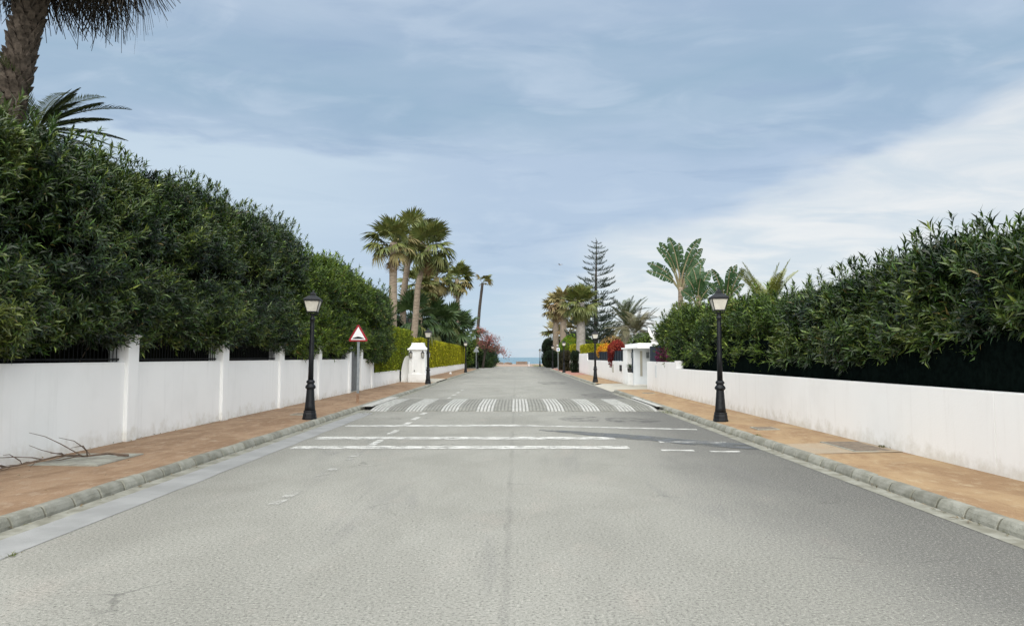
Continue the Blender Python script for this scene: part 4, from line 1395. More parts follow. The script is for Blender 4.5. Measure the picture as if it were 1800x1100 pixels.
def pink_tree():
    t = thing('flowering_tree', 'leaning tree with thin pinkish red crown against the sea', 'tree', (-4.9, 109, 0))
    b0_ = bmesh.new()
    tips = []
    bm_tube(b0_, [(-4.9, 109, -.05), (-4.7, 109, 1.5), (-4.3, 109, 3.0), (-3.8, 109, 4.2)], [.20, .17, .14, .10], 7)
    for q in range(34):
        s_ = Vector((-4.7 + .03 * q, 109, 2.2 + .06 * q))
        e_ = s_ + Vector((random.uniform(-1.9, 2.6), random.uniform(-1.3, 1.3), random.uniform(.4, 2.0)))
        if e_.x > -3.4:
            e_.z -= (e_.x + 3.4) * 1.35
        m_ = (s_ + e_) / 2 + Vector((0, 0, .45))
        bm_tube(b0_, [s_, m_, e_], [.05, .035, .015], 4)
        tips += [m_ + (e_ - m_) * f_ for f_ in (.2, .5, .8, 1.0)]
    bm_obj('trunk', b0_, M['bark_dark'], t)
    P, N = [], []
    for p in tips:
        for _ in range(8):
            o_ = Vector((random.gauss(0, .28), random.gauss(0, .28), random.gauss(0, .18)))
            P.append(p + o_)
            N.append(o_.normalized())
    A = shoots(np.array(P), np.array(N), 5, .15, .06, [(.16, .13, .06), (.20, .075, .065), (.30, .10, .10), (.40, .17, .17), (.34, .18, .15)], up=.3, clump=.8)
    leaf_obj('crown', A, M['petal'], t)


pink_tree()


# ------------------------------------------------------------------ palms
def fan_mesh(seed, nb=24, pet=1.0, blade=0.95, droop=.4, span=118, fold=.25, wf=1.0):
    """fan-palm frond along +X from the origin, Z up"""
    r_ = random.Random(seed)
    v, f = [], []

    def quadstrip(pts, wid, side):
        i0 = len(v)
        for p, w, s_ in zip(pts, wid, side):
            v.append(tuple(p - s_ * w))
            v.append(tuple(p + s_ * w))
        for i_ in range(len(pts) - 1):
            a_ = i0 + 2 * i_
            f.append((a_, a_ + 1, a_ + 3, a_ + 2))
    # petiole: three-sided tube
    pp = [Vector((pet * q / 3, 0, -.10 * pet * (q / 3) ** 2)) for q in range(4)]
    for i_, p in enumerate(pp):
        w = .032 - .005 * i_
        v += [tuple(p + Vector((0, w, 0))), tuple(p + Vector((0, -w, 0))), tuple(p + Vector((0, 0, -w)))]
    for i_ in range(3):
        for j_ in range(3):
            a_, b_ = i_ * 3 + j_, i_ * 3 + (j_ + 1) % 3
            f.append((a_, b_, b_ + 3, a_ + 3))
    hub = pp[-1]
    for q in range(nb):
        u_ = q / (nb - 1) * 2 - 1
        ang = R(span) * u_ + r_.gauss(0, .04)
        ln_ = blade * (1 - .32 * abs(u_) ** 1.5) * r_.uniform(.88, 1.08)
        dirn = Vector((math.cos(ang), math.sin(ang), fold * abs(u_) * .5 - .05))
        dirn.normalize()
        sid = Vector((-math.sin(ang), math.cos(ang), .35 * (1 if q % 2 else -1))).normalized()
        pts, wid, sds = [], [], []
        p = hub.copy()
        dv = dirn.copy()
        w0 = 2.6 * ln_ * .5 * R(span) / nb * wf
        dr = droop * r_.uniform(.7, 1.4)
        for s_, w in ((0, .012), (.45, w0 * .55), (.72, w0 * .50), (1.0, .006)):
            pts.append(hub + dirn * ln_ * s_ + Vector((0, 0, -dr * ln_ * max(0, s_ - .25) ** 2)))
            wid.append(w)
            sds.append(sid)
        quadstrip(pts, wid, sds)
    return mesh('frond', v, f)


def feather_mesh(seed, L=2.4, nl=44, leaf=.42, arch=.5, vee=.5, w=.02, fwd=.0):
    r_ = random.Random(seed)
    v, f = [], []
    pos, tan = [], []
    for q in range(9):
        s_ = q / 8
        pos.append(Vector((L * (s_ - .10 * arch * s_ ** 3), 0, L * (.22 * s_ - arch * s_ ** 2 * .62))))
    for q in range(9):
        tan.append((pos[min(q + 1, 8)] - pos[max(q - 1, 0)]).normalized())
    for q in range(9):
        ww = .030 * (1 - q / 9) + .004
        v += [tuple(pos[q] + Vector((0, ww, 0))), tuple(pos[q] + Vector((0, -ww, 0))), tuple(pos[q] + Vector((0, 0, -ww)))]
    for i_ in range(8):
        for j_ in range(3):
            a_, b_ = i_ * 3 + j_, i_ * 3 + (j_ + 1) % 3
            f.append((a_, b_, b_ + 3, a_ + 3))
    for side in (-1, 1):
        for q in range(nl):
            s_ = .14 + .86 * q / (nl - 1)
            x_ = s_ * 8
            i_ = min(int(x_), 7)
            p = pos[i_].lerp(pos[i_ + 1], x_ - i_)
            tg = tan[i_]
            ll = leaf * math.sin(math.pi * min(1, .18 + .80 * s_)) ** .6 * r_.uniform(.85, 1.1)
            d = (tg * (.75 + .6 * s_ + fwd) + Vector((0, side, 0)) * 1.0 + Vector((0, 0, vee * r_.uniform(.4, 1.2)))).normalized()
            e_ = p + d * ll + Vector((0, 0, -.16 * ll))
            m_ = p + d * ll * .5
            s2 = tg * w
            i0 = len(v)
            v += [tuple(p - s2 * .5), tuple(p + s2 * .5), tuple(m_ - s2), tuple(m_ + s2), tuple(e_)]
            f.append((i0, i0 + 1, i0 + 3, i0 + 2))
            f.append((i0 + 2, i0 + 3, i0 + 4))
    return mesh('frond', v, f)


FANS = [fan_mesh(1, droop=.35), fan_mesh(2, droop=.7, fold=.1), fan_mesh(3, droop=1.0, fold=-.2, span=100)]
FAN_FAR = [fan_mesh(4, nb=15, droop=.4), fan_mesh(5, nb=15, droop=.8, fold=.1)]
FAN_DEAD = [fan_mesh(6, nb=18, pet=.9, blade=.9, droop=1.6, fold=-.6, span=60)]
FAN_BIG = [fan_mesh(7, nb=54, pet=1.15, blade=1.25, droop=1.2, fold=-.1, span=105, wf=.45), fan_mesh(8, nb=54, pet=1.15, blade=1.15, droop=1.4, fold=-.3, span=80, wf=.62)]


def place_frond(me, parent, top, azim, elev, scale, mat, roll=0.0):
    o = link('frond', me, mat, parent, top)
    m_ = Matrix.Rotation(azim, 4, 'Z') @ Matrix.Rotation(-elev, 4, 'Y') @ Matrix.Rotation(roll, 4, 'X')
    o.rotation_euler = m_.to_euler()
    o.scale = (scale, scale, scale)
    return o


def trunk(parent, pts, rads, mat, n_=12, name='trunk'):
    fine, fr = [], []
    for i_ in range(len(pts) - 1):
        for q in range(8):
            s_ = q / 8
            fine.append(Vector(pts[i_]).lerp(Vector(pts[i_ + 1]), s_))
            fr.append((rads[i_] * (1 - s_) + rads[i_ + 1] * s_) * (1 + .03 * math.sin(q * 1.57) + random.uniform(-.03, .03)))
    fine.append(Vector(pts[-1]))
    fr.append(rads[-1])
    b0_ = bmesh.new()
    bm_tube(b0_, fine, fr, n_)
    return bm_obj(name, b0_, mat, parent, True)


def fan_palm(label, pts, r0, r1, scale, n_, mat='bark_palm', live=('fan_green', 'fan_olive'), dead=8, meshes=FANS, emin=-50, wind=0.0, deadmat='fan_dead', group=None, aspect=0.0):
    t = thing('fan_palm', label, 'palm tree', pts[0], group)
    rr = [r0 + (r1 - r0) * i_ / (len(pts) - 1) for i_ in range(len(pts))]
    trunk(t, pts, rr, M[mat])
    top = Vector(pts[-1])
    for q in range(n_):
        s_ = (q + .5) / n_
        e_ = R(82 + (emin - 82) * s_ ** 1.1) + random.gauss(0, .10)
        a_ = q * 2.4 + random.gauss(0, .25)
        me = meshes[0] if s_ < .45 else meshes[min(1 + (q % 2), len(meshes) - 1)]
        mt = M[live[0]] if (s_ < .55 or random.random() < .45) else M[live[1]]
        hv = Vector((math.cos(a_) * math.cos(e_) + wind, math.sin(a_) * math.cos(e_), math.sin(e_) - abs(wind) * .1))
        place_frond(me, t, top + Vector((0, 0, random.uniform(-.25, .1) * scale)), math.atan2(hv.y, hv.x), math.asin(max(-.99, min(.99, hv.normalized().z))), scale * random.uniform(.85, 1.08), mt, random.gauss(0, .25))
    for q in range(dead):
        a_ = q * 2.4 + random.gauss(0, .3)
        place_frond(FAN_DEAD[0], t, top + Vector((0, 0, -.15 - .35 * scale * random.random())), a_, R(random.uniform(-82, -58)), scale * random.uniform(.6, .9), M[deadmat], random.gauss(0, .3))
    return t


def W_(px, py, d):
    """world position of a pixel of the photograph at distance d"""
    return Vector(((px - 907) * d / F, d, 1.6 + (627.5 - py) * d / F))


def on_ground(p):
    return Vector((p.x, p.y, -.06))


# left palms behind the clipped hedges
a = W_(690, 425, 49)
fan_palm('tall fan palm with thick straight trunk rising behind the oleander bushes', [on_ground(a), Vector((a.x, a.y, a.z * .5)), a], .30, .25, 1.02, 34, dead=12, emin=-35)
a = W_(722, 412, 58)
b_ = W_(708, 520, 58)
fan_palm('tall fan palm crowded behind the thick straight-trunked palm', [on_ground(b_), b_, a], .27, .22, 1.2, 32, dead=10, emin=-45)
a = W_(752, 432, 55)
fan_palm('leaning slim-trunked fan palm growing behind the entrance pier', [on_ground(W_(727, 590, 55)), W_(728, 590, 55), W_(734, 500, 55), a], .27, .19, 1.22, 40, dead=12, emin=-60, wind=.12, live=('fan_green', 'fan_green'))
a = W_(766, 487, 76)
fan_palm('shorter shaggy fan palm behind the leaning slim palm', [on_ground(a), Vector((a.x, a.y, 4)), a], .28, .26, 1.25, 36, dead=16, emin=-60, live=('fan_green', 'fan_olive'))
a = W_(738, 500, 72)
fan_palm('far shaggy fan palm hidden among the left palm group', [on_ground(a), Vector((a.x, a.y, 4)), a], .26, .24, 1.3, 30, dead=14, emin=-60, live=('fan_green', 'fan_olive'), meshes=FAN_FAR)
a = W_(803, 490, 96)
fan_palm('windblown fan palm above the far half of the long clipped hedge', [on_ground(a), Vector((a.x + .2, a.y, 6)), a], .30, .24, 1.3, 38, dead=10, emin=-60, wind=.15, meshes=FAN_FAR)
a = W_(848, 497, 150)
fan_palm('tall thin nearly bare palm leaning beside the sea', [on_ground(W_(838, 600, 150)), W_(839, 590, 150), W_(843, 540, 150), a], .36, .26, 1.5, 7, 'bark_dark', dead=0, emin=10, wind=.5, meshes=FAN_FAR)
# under-storey fan palms and big leaves behind the long hedge
M['fan_under'] = plain('low_palm_green', (0.024, 0.052, 0.016), (0.055, 0.088, 0.026), 1.6, 0.5)
for (px, py, d, sc, n_, lab) in ((722, 560, 58, 1.3, 26, 'low fan palm right behind the entrance pier'),
                                 (762, 565, 74, 1.5, 34, 'low bushy fan palm at the near end of the long clipped hedge'),
                                 (790, 572, 92, 1.8, 34, 'low bushy fan palm midway along the long clipped hedge'),
                                 (812, 585, 112, 2.0, 30, 'low bushy fan palm at the far end of the long clipped hedge')):
    a = W_(px, py, d)
    fan_palm(lab, [on_ground(a), a], .22, .2, sc, n_, 'bark_dark', live=('fan_under', 'fan_green'), dead=4, emin=-50)
clipped_round('garden_shrub', 'dark leafy shrubbery behind the near end of the long clipped hedge', (-9.6, 60, 2.6), 2.0, 6.5, 2.6, 2600, [(.010, .024, .012), (.020, .042, .018), (.04, .07, .026)], .24, .10, mat='leafy', lump=.9, depth=.5)
clipped_round('garden_shrub', 'dark leafy shrubbery behind the far half of the long clipped hedge', (-9.4, 84, 3.0), 2.0, 13, 2.9, 3200, [(.010, .024, .012), (.020, .042, .018), (.05, .08, .028)], .28, .12, mat='leafy', lump=1.0, depth=.5)

# right palms
a = W_(1021, 532, 78)
fan_palm('stout fan palm with thick grey trunk in front of the topiary dome', [on_ground(a), Vector((a.x, a.y, 4)), a], .50, .42, 1.18, 60, 'bark_grey', dead=20, emin=-62, live=('fan_green', 'fan_green'))
a = W_(990, 530, 108)
fan_palm('shaggy brown fan palm beside the stout fan palm', [on_ground(a), Vector((a.x, a.y, 5)), a], .50, .45, 1.4, 34, 'bark_palm', dead=34, emin=-60, live=('fan_olive', 'fan_dead'), meshes=FAN_FAR)
a = W_(977, 540, 118)
fan_palm('ragged windblown fan palm nearest the sea among the right-hand palms', [on_ground(a), Vector((a.x, a.y, 5)), a], .48, .42, 1.35, 24, 'bark_palm', dead=26, emin=-50, live=('fan_olive', 'fan_dead'), meshes=FAN_FAR)
a = W_(975, 590, 124)
fan_palm('small ragged palm above the dark topiary blocks', [on_ground(a), a], .3, .26, 1.4, 20, 'bark_palm', dead=8, emin=-50, live=('fan_olive', 'fan_green'), meshes=FAN_FAR)
a = W_(1003, 580, 112)
fan_palm('small ragged palm between the brown palm and the stout palm', [on_ground(a), a], .3, .26, 1.3, 18, 'bark_palm', dead=6, emin=-50, live=('fan_olive', 'fan_dead'), meshes=FAN_FAR)

FEATH_D = feather_mesh(9, 2.3, 80, .36, .30, .35, .022, 1.1)
FEATH = [feather_mesh(1, 2.6, 46, .46, .55), feather_mesh(2, 2.6, 46, .46, .95), feather_mesh(3, 2.6, 46, .42, .25)]


def feather_palm(label, base, top, r0, scale, n_, mats, emin=-30, wind=0.0, bark='bark_grey', azs=None):
    t = thing('feather_palm', label, 'palm tree', base)
    trunk(t, [base, (Vector(base) + Vector(top)) / 2, top], [r0, r0 * .95, r0 * .9], M[bark])
    for q in range(n_):
        s_ = (q + .5) / n_
        e_ = R(78 + (emin - 78) * s_) + random.gauss(0, .1)
        a_ = q * 2.4 + random.gauss(0, .2)
        hv = Vector((math.cos(a_) * math.cos(e_) + wind, math.sin(a_) * math.cos(e_), math.sin(e_))).normalized()
        place_frond(FEATH[q % 3], t, Vector(top), math.atan2(hv.y, hv.x), math.asin(hv.z), scale * random.uniform(.85, 1.1), M[mats[0] if s_ < .6 else mats[1]], random.gauss(0, .2))
    return t


a = W_(1100, 572, 58)
feather_palm('greyish feather palm with arching fronds behind the portico', on_ground(a), a, .32, 1.05, 44, ('feather', 'feather_grey'), emin=-50, wind=.18)
a = W_(1118, 585, 50)
feather_palm('lower grey feather palm leaning over the round bush', on_ground(a), a, .22, .85, 26, ('feather_grey', 'feather_grey'), emin=-35, wind=.25)
a = W_(1350, 560, 23)
feather_palm('yellowish feather palm rising above the oleander bank', on_ground(a), a, .16, .70, 34, ('feather_yellow', 'feather_yellow'), emin=5, wind=.18)
# left top: feather palm behind the hedge and the leaning shaggy palm
a = Vector((-9.0, 13.6, 5.85))
t = thing('feather_palm', 'dark feather palm fronds rising above the oleander hedge beside the shaggy trunk', 'palm tree', on_ground(a))
trunk(t, [on_ground(a), Vector((a.x, a.y, 2.5)), a], [.26, .24, .22], M['bark_boot'])
for (azd, eld, s_, mi) in ((8, 52, .52, 2), (-12, 36, .62, 2), (14, 26, .66, 2), (-4, 19, .72, 2), (10, 10, .70, 2), (-8, 3, .80, 2), (2, -8, .88, 2), (-20, 28, .6, 2), (-28, 12, .7, 2), (30, 30, .8, 0), (60, 45, .8, 0), (100, 50, .8, 0),
                           (140, 40, .8, 0), (180, 45, .8, 1), (220, 50, .8, 1), (260, 55, .75, 0), (6, -14, .8, 2), (18, -20, .75, 2)):
    place_frond(FEATH_D if mi == 2 else FEATH[mi], t, a, R(azd), R(eld), s_ * .85, M['feather'], random.gauss(0, .15))

pb = Vector((-9.75, 13.2, -.06))
pts = [pb, Vector((-9.65, 13.2, 3.0)), Vector((-9.33, 13.2, 5.6)), Vector((-8.92, 13.2, 7.9)), Vector((-8.55, 13.2, 9.75))]
t = thing('fan_palm', 'leaning shaggy palm trunk with dark hanging dead fronds above the tall hedge', 'palm tree', pb)
trunk(t, pts, [.26, .23, .20, .19, .19], M['bark_boot'], 14)
bootm = mesh('leaf_base', [(-.055, 0, 0), (.055, 0, 0), (-.045, -.06, .13), (.045, -.06, .13), (0, -.085, .20), (-.05, .04, .02), (.05, .04, .02), (0, -.01, .18)],
             [(0, 1, 3, 2), (2, 3, 4), (5, 7, 6), (0, 2, 4, 7, 5), (1, 6, 7, 4, 3), (0, 5, 6, 1)])
z = 4.6
row = 0
while z < 9.4:
    i_ = max(q for q in range(len(pts)) if pts[q].z <= z)
    f_ = (z - pts[i_].z) / (pts[min(i_ + 1, 4)].z - pts[i_].z)
    c0 = pts[i_].lerp(pts[min(i_ + 1, 4)], f_)
    for q in range(11):
        a_ = 2 * math.pi * (q + .5 * (row % 2)) / 11
        rr = .205
        o = link('leaf_base', bootm, M['bark_boot'], t, (c0.x + rr * math.cos(a_), c0.y + rr * math.sin(a_), z + random.uniform(-.03, .03)))
        o.rotation_euler = (R(random.uniform(-8, 8)), R(random.uniform(-12, 12)), a_ + math.pi / 2)
        o.scale = [random.uniform(.9, 1.35)] * 3
    z += .135
    row += 1
top = pts[-1]
for q in range(30):
    a_ = q * 2.4 + random.gauss(0, .2)
    place_frond(FAN_BIG[0], t, top + Vector((0, 0, .3)), a_, R(70 - 2.6 * q + random.gauss(0, 6)), random.uniform(.95, 1.1), M['fan_green'], random.gauss(0, .25))
for q in range(40):
    a_ = q * 2.4 + random.gauss(0, .3)
    place_frond(FAN_BIG[1], t, top + Vector((0, 0, -.1 + .4 * random.random())), a_, R(random.uniform(-42, 2)), random.uniform(.8, 1.0), M['fan_dark'], random.gauss(0, .35))


# ------------------------------------------------------------------ giant strelitzias
def big_leaf(parent, p0, p1, p2, width, seed, start=.30):
    r_ = random.Random(seed)
    p0, p1, p2 = Vector(p0), Vector(p1), Vector(p2)

    def B(s_):
        return p0 * (1 - s_) ** 2 + p1 * 2 * s_ * (1 - s_) + p2 * s_ ** 2

    def T(s_):
        return ((p1 - p0) * (1 - s_) + (p2 - p1) * s_).normalized()
    b0_ = bmesh.new()
    bm_tube(b0_, [B(q / 8) for q in range(8)] + [B(.98)], [.045 - .0045 * q for q in range(9)], 6)
    bm_obj('petiole', b0_, M['petiole'], parent)
    v, f = [], []
    twist = r_.uniform(-.8, .8)
    n_ = 13
    for side in (-1, 1):
        s_ = start
        while s_ < .995:
            ds = min(r_.uniform(.03, .11), 1.0 - s_)
            gap = r_.uniform(.002, .016) if r_.random() < .75 else 0
            i0 = len(v)
            dr = r_.uniform(.05, .35)
            for e_ in (s_, s_ + ds - gap):
                u_ = (e_ - start) / (1 - start)
                w = width * (math.sin(math.pi * min(1, .06 + .93 * u_)) ** .75)
                p, tg = B(e_), T(e_)
                ref = Vector((math.sin(twist), -math.cos(twist) - .4, .4))
                sd = tg.cross(ref).normalized() * side
                nn = sd.cross(tg).normalized()
                out = (sd + tg * .28).normalized()
                v.append(tuple(p))
                v.append(tuple(p + out * w * .55 + nn * w * .16 * side))
                v.append(tuple(p + out * w + nn * w * .12 * side + Vector((0, 0, -dr * w))))
            f.append((i0, i0 + 1, i0 + 4, i0 + 3))
            f.append((i0 + 1, i0 + 2, i0 + 5, i0 + 4))
            s_ += ds
    mk('leaf', v, f, M['banana'], parent)


def strelitzia(label, base, crown, d, tips, width, seed):
    t = thing('giant_strelitzia', label, 'banana plant', base)
    trunk(t, [base, (Vector(base) + Vector(crown)) / 2, crown], [.17, .15, .12], M['bark_palm'], 10)
    r_ = random.Random(seed)
    s_ = d / F
    for i_, (tx, tz) in enumerate(tips):
        dyy = r_.uniform(-.5, .5)
        p0 = Vector(crown) + Vector((r_.uniform(-.05, .05), r_.uniform(-.05, .05), -.25))
        p2 = Vector(crown) + Vector((tx * s_, dyy, tz * s_))
        L_ = (p2 - p0).length
        p1 = p0 + Vector((tx * s_ * .30, dyy * .3, max(tz * s_ * .62, .1) + L_ * .22))
        big_leaf(t, p0, p1, p2, width * r_.uniform(.85, 1.1), seed * 100 + i_)


a = W_(1197, 505, 36)
strelitzia('tall giant strelitzia with torn fan of leaves above the oleander bank', on_ground(a), a, 36,
           [(-62, 28), (-58, 44), (-44, 70), (-35, 82), (-20, 90), (0, 80), (36, 86), (42, 70), (44, 50), (22, 60), (30, 5), (25, -15), (38, 25), (12, 40)], .24, 3)
a = W_(1228, 530, 34)
strelitzia('middle giant strelitzia with dark leaves beside the tall one', on_ground(a), a, 34,
           [(-22, 45), (-8, 62), (10, 68), (22, 55), (28, 30), (-28, 20), (14, 20), (2, 40)], .25, 5)
a = W_(1276, 535, 32)
strelitzia('low giant strelitzia peeking over the hedge behind the lamp post', on_ground(a), a, 32,
           [(-26, 62), (-12, 50), (2, 45), (20, 70), (36, 62), (40, 38), (-30, 35), (8, 66)], .19, 7)

# ------------------------------------------------------------------ norfolk pine
npx = W_(1046, 420, 92)
pine = thing('norfolk_pine', 'tall symmetrical Norfolk pine behind the stout palm', 'tree', (npx.x, 92, -.06))
trunk(pine, [(npx.x, 92, -.06), (npx.x + .1, 92, 8), (npx.x + .25, 92, npx.z)], [.32, .2, .03], M['bark_dark'], 10)


def pine_branch(seed, sparse):
    """unit-length branch along +X with upswept tufts"""
    r_ = random.Random(seed)
    v, f = [], []

    def spike(p, q_, w):
        d = (q_ - p)
        s_ = d.cross(Vector((0, 0, 1)))
        s_ = s_.normalized() * w if s_.length > 1e-4 else Vector((w, 0, 0))
        u_ = s_.cross(d).normalized() * w
        i0 = len(v)
        m_ = p + d * .5
        v.extend([tuple(p), tuple(m_ + s_), tuple(m_ - s_ * .5 + u_), tuple(m_ - s_ * .5 - u_), tuple(q_)])
        f.extend([(i0, i0 + 1, i0 + 2), (i0, i0 + 2, i0 + 3), (i0, i0 + 3, i0 + 1), (i0 + 4, i0 + 2, i0 + 1), (i0 + 4, i0 + 3, i0 + 2), (i0 + 4, i0 + 1, i0 + 3)])

    def C0(s_):
        return Vector((s_, 0, -.10 * s_ + .22 * s_ ** 2.2))
    for q in range(6):
        spike(C0(q / 6 - .03 if q else 0), C0((q + 1) / 6 + .03), .018)
    for q in range(sparse):
        s_ = .22 + .76 * q / (sparse - 1)
        for side in (-1, 1):
            p = C0(s_)
            ll = .30 * (1.1 - s_ * .55) * r_.uniform(.8, 1.2)
            e_ = p + Vector((.5 * ll, side * ll * .8, ll * r_.uniform(.15, .55)))
            spike(p, e_, .019)
            spike(p.lerp(e_, .5), e_ + Vector((.05, side * .02, .10)), .016)
    spike(C0(.92), C0(1.0) + Vector((.07, 0, .09)), .03)
    return mesh('branch', v, f)


PB = [pine_branch(1, 8), pine_branch(2, 7), pine_branch(3, 9)]
z = 2.6
tier = 0
H = npx.z
while z < H - .15:
    f_ = (z / H)
    ln_ = 4.0 * (1 - f_) ** 0.50
    k_ = 7 if f_ < .45 else 6
    for q in range(k_):
        if f_ > .4 and random.random() < .14:
            continue
        a_ = 2 * math.pi * q / k_ + tier * .5 + random.gauss(0, .08)
        place_frond(PB[(q + tier) % 3], pine, (npx.x + .1 + .15 * f_, 92, z + random.uniform(-.06, .06)), a_, R(-4 + 16 * f_) + random.gauss(0, .05), ln_ * random.uniform(.65, 1.15), M['pine']).name = 'branch'
    z += (.62 if f_ < .42 else .95) * (1 - f_ * .35)
    tier += 1
place_frond(PB[0], pine, (npx.x + .25, 92, H - .45), 0, R(88), .6, M['pine']).name = 'branch'

# ------------------------------------------------------------------ small things
# potted plant at the portico
t = thing('potted_plant', 'small potted spiky plant on the white base of the gate portico', 'potted plant', (6.12, 39.8, .78))
b0 = bmesh.new()
lathe(b0, [(.10, .782), (.13, .80), (.15, .98), (.16, .99), (.16, 1.02), (.13, 1.02), (.12, .98)], 14, (6.12, 39.8, 0))
bm_obj('pot', b0, M['terracotta'], t, True)
n_ = 60
dd = unit(np.stack([rng.normal(0, 1, n_), rng.normal(0, 1, n_), rng.uniform(.2, 1.6, n_)], 1))
leaf_obj('foliage', (np.tile(np.array([[6.12, 39.8, 1.0]]), (n_, 1)), dd, np.tile(np.array([[0, 0, 1.0]]), (n_, 1)) + rng.normal(0, .1, (n_, 3)), rng.uniform(.25, .45, n_), rng.uniform(.03, .05, n_), np.tile(np.array([[.04, .07, .025]]), (n_, 1))), M['leafy'], t)

# fallen dry branch on the left pavement
t = thing('fallen_branch', 'dry bare fallen branch lying against the white wall', 'branch', (-6.3, 10.4, .13))
main = [Vector((-5.72, 11.0, .155)), Vector((-5.95, 10.85, .20)), Vector((-6.2, 10.7, .18)), Vector((-6.45, 10.5, .21)), Vector((-6.6, 10.1, .17)), Vector((-6.7, 9.6, .16))]
b0 = bmesh.new()
bm_tube(b0, main, [.018, .017, .015, .012, .009, .005], 6)
bm_obj('limb', b0, M['twig'], t)
for q in range(17):
    i_ = random.choice([1, 2, 2, 3, 3, 4])
    s_ = main[i_].lerp(main[min(i_ + 1, 5)], random.random())
    d = Vector((random.uniform(-.5, .35), random.uniform(-.75, .0), random.uniform(-.02, .42)))
    pts = [s_]
    for k_ in range(4):
        nx_ = pts[-1] + d * .23
        nx_.z = max(nx_.z, .15)
        nx_.x = max(nx_.x, -6.82)
        pts.append(nx_)
        d += Vector((random.uniform(-.35, .2), random.uniform(-.25, .15), random.uniform(-.30, .12)))
    b0 = bmesh.new()
    bm_tube(b0, pts, [.010, .008, .007, .005, .003], 5)
    bm_obj('twig', b0, M['twig'], t)


# weeds in the joints
def weed(label, x, y, z, n_, L, pal, spread=.06):
    t = thing('weed_tuft', label, 'weeds', (x, y, z), 'weeds at the road edge')
    P = np.stack([x + rng.normal(0, spread, n_), y + rng.normal(0, spread * 2.5, n_), np.full(n_, z)], 1)
    D = unit(np.stack([rng.normal(0, .8, n_), rng.normal(0, .8, n_), rng.uniform(.2, 1, n_)], 1))
    colr = np.array(pal)[rng.integers(0, len(pal), n_)]
    leaf_obj('blades', (P, D, np.tile(np.array([[0, .3, 1.0]]), (n_, 1)) + rng.normal(0, .1, (n_, 3)), rng.uniform(.4, 1, n_) * L, rng.uniform(.006, .014, n_), colr), M['leafy'], t)


GR = [(.10, .15, .03), (.15, .17, .05), (.20, .17, .08)]
weed('green weed tuft at the drain mouth beside the ribbed crossing', XR - .12, 21.3, .004, 70, .12, GR, .10)
weed('small weed tuft in the joint of the pale gutter strip', XL + .64, 6.05, .004, 30, .05, GR, .02)
weed('dry weed tuft on the kerb beside the square cover', XR + .16, 14.2, .1, 30, .09, GR, .03)
weed('dry leaf litter beside the gutter near the road sign', XL + .5, 20.9, .004, 60, .06, [(.16, .12, .06), (.10, .08, .04), (.14, .14, .05)], .16)
weed('dry weeds along the foot of the plain white wall', WRX - .04, 12.2, .13, 60, .07, [(.13, .11, .05), (.10, .11, .04)], .03)
b0 = bmesh.new()
bmesh.ops.create_icosphere(b0, subdivisions=2, radius=.11)
for v in b0.verts:
    v.co = Vector((-5.6, 63.5, .21)) + v.co * (1 + .5 * mnoise.noise(v.co * 14))
tag(bm_obj('crumpled_paper', b0, M['litter']), 'small crumpled white litter on the pavement by the long clipped hedge', 'litter')
# gull
gp = W_(985, 465, 85)
t = thing('gull', 'tiny gull gliding over the road', 'bird', gp)
b0 = bmesh.new()
bm_tube(b0, [gp + Vector((-.18, 0, 0)), gp + Vector((-.08, 0, .02)), gp + Vector((.06, 0, .01)), gp + Vector((.2, 0, -.01))], [.02, .06, .06, .01], 6)
for s_ in (-1, 1):
    vv = [gp + Vector((-.06, 0, .02)), gp + Vector((.06, 0, .02)), gp + Vector((.02 + .18 * s_, .3 * s_, .13)), gp + Vector((-.1 + .18 * s_, .3 * s_, .13)), gp + Vector((.0 + .36 * s_, .55 * s_, .07))]
    q = [b0.verts.new(v) for v in vv]
    b0.faces.new((q[0], q[1], q[2], q[3]))
    b0.faces.new((q[3], q[2], q[4]))
bm_obj('body', b0, M['bird'], t)
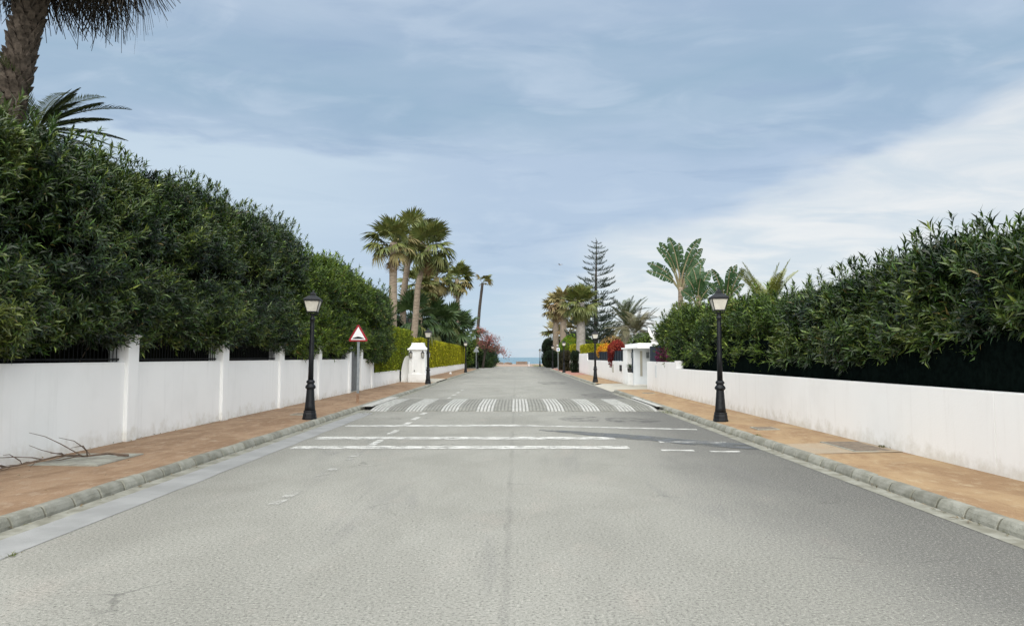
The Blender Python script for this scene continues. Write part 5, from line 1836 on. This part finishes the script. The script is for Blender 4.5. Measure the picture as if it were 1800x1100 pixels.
# low brown wall, rocks and post at the shore
tag(box('shore_wall', .0, 2.6, 168, 169, -.05, .62, M['rock'], None, 0.05), 'low brown wall at the end of the road before the sea', 'wall')
for (x, y, r_, lab) in ((-4.1, 166, .8, 'dark shore rock beside the beach shrubs'), (-1.8, 170, .6, 'small shore rock beside the low brown wall')):
    b0 = bmesh.new()
    bmesh.ops.create_icosphere(b0, subdivisions=3, radius=1)
    for v in b0.verts:
        v.co = Vector((x, y, .1)) + Vector((v.co.x * r_ * 1.6, v.co.y * r_, v.co.z * r_ * .6)) * (1 + .3 * mnoise.noise(v.co * 1.7 + Vector((x, 0, 0))))
    tag(bm_obj('shore_rock', b0, M['rock']), lab, 'rock')
b0 = bmesh.new()
bm_tube(b0, [(2.3, 131, -.03), (2.3, 131, .75)], [.06, .06], 8)
tag(bm_obj('bollard', b0, M['sign_white']), 'thin white bollard at the end of the road', 'bollard')


# dry leaves blown along the gutters
def litter(x0, x1, y0, y1, z, n_):
    P = np.stack([rng.uniform(x0, x1, n_), y0 + (y1 - y0) * rng.uniform(0, 1, n_) ** 1.4, np.full(n_, z)], 1)
    D = unit(np.stack([rng.normal(0, 1, n_), rng.normal(0, 1, n_), rng.uniform(0, .25, n_)], 1))
    pal = np.array([(.12, .08, .04), (.20, .14, .07), (.08, .06, .035), (.26, .20, .11), (.10, .10, .04)])
    me = leaf_mesh('dry_leaves', P, D, np.tile(np.array([[0, 0, 1.0]]), (n_, 1)) + rng.normal(0, .2, (n_, 3)), rng.uniform(.03, .10, n_), rng.uniform(.008, .022, n_), pal[rng.integers(0, 5, n_)], bend=.12)
    return link('dry_leaves', me, M['leafy'])


tag(litter(XL + .015, XL + .10, 4, 40, .010, 260), 'scattered dry leaves along the gutter on the road sign side', 'leaf litter', kind='stuff')
tag(litter(XR - .10, XR - .015, 4, 33, .010, 220), 'scattered dry leaves along the gutter by the plain white wall', 'leaf litter', kind='stuff')
tag(litter(WLX + .01, WLX + .16, 8, 34, PZ1 + .006, 240), 'dry leaves along the foot of the pillared white wall', 'leaf litter', kind='stuff')
tag(litter(XL - 2.0, XL - .2, 5, 40, PZ1 + .008, 70), 'few dry leaves strewn over the brown pavement', 'leaf litter', kind='stuff')
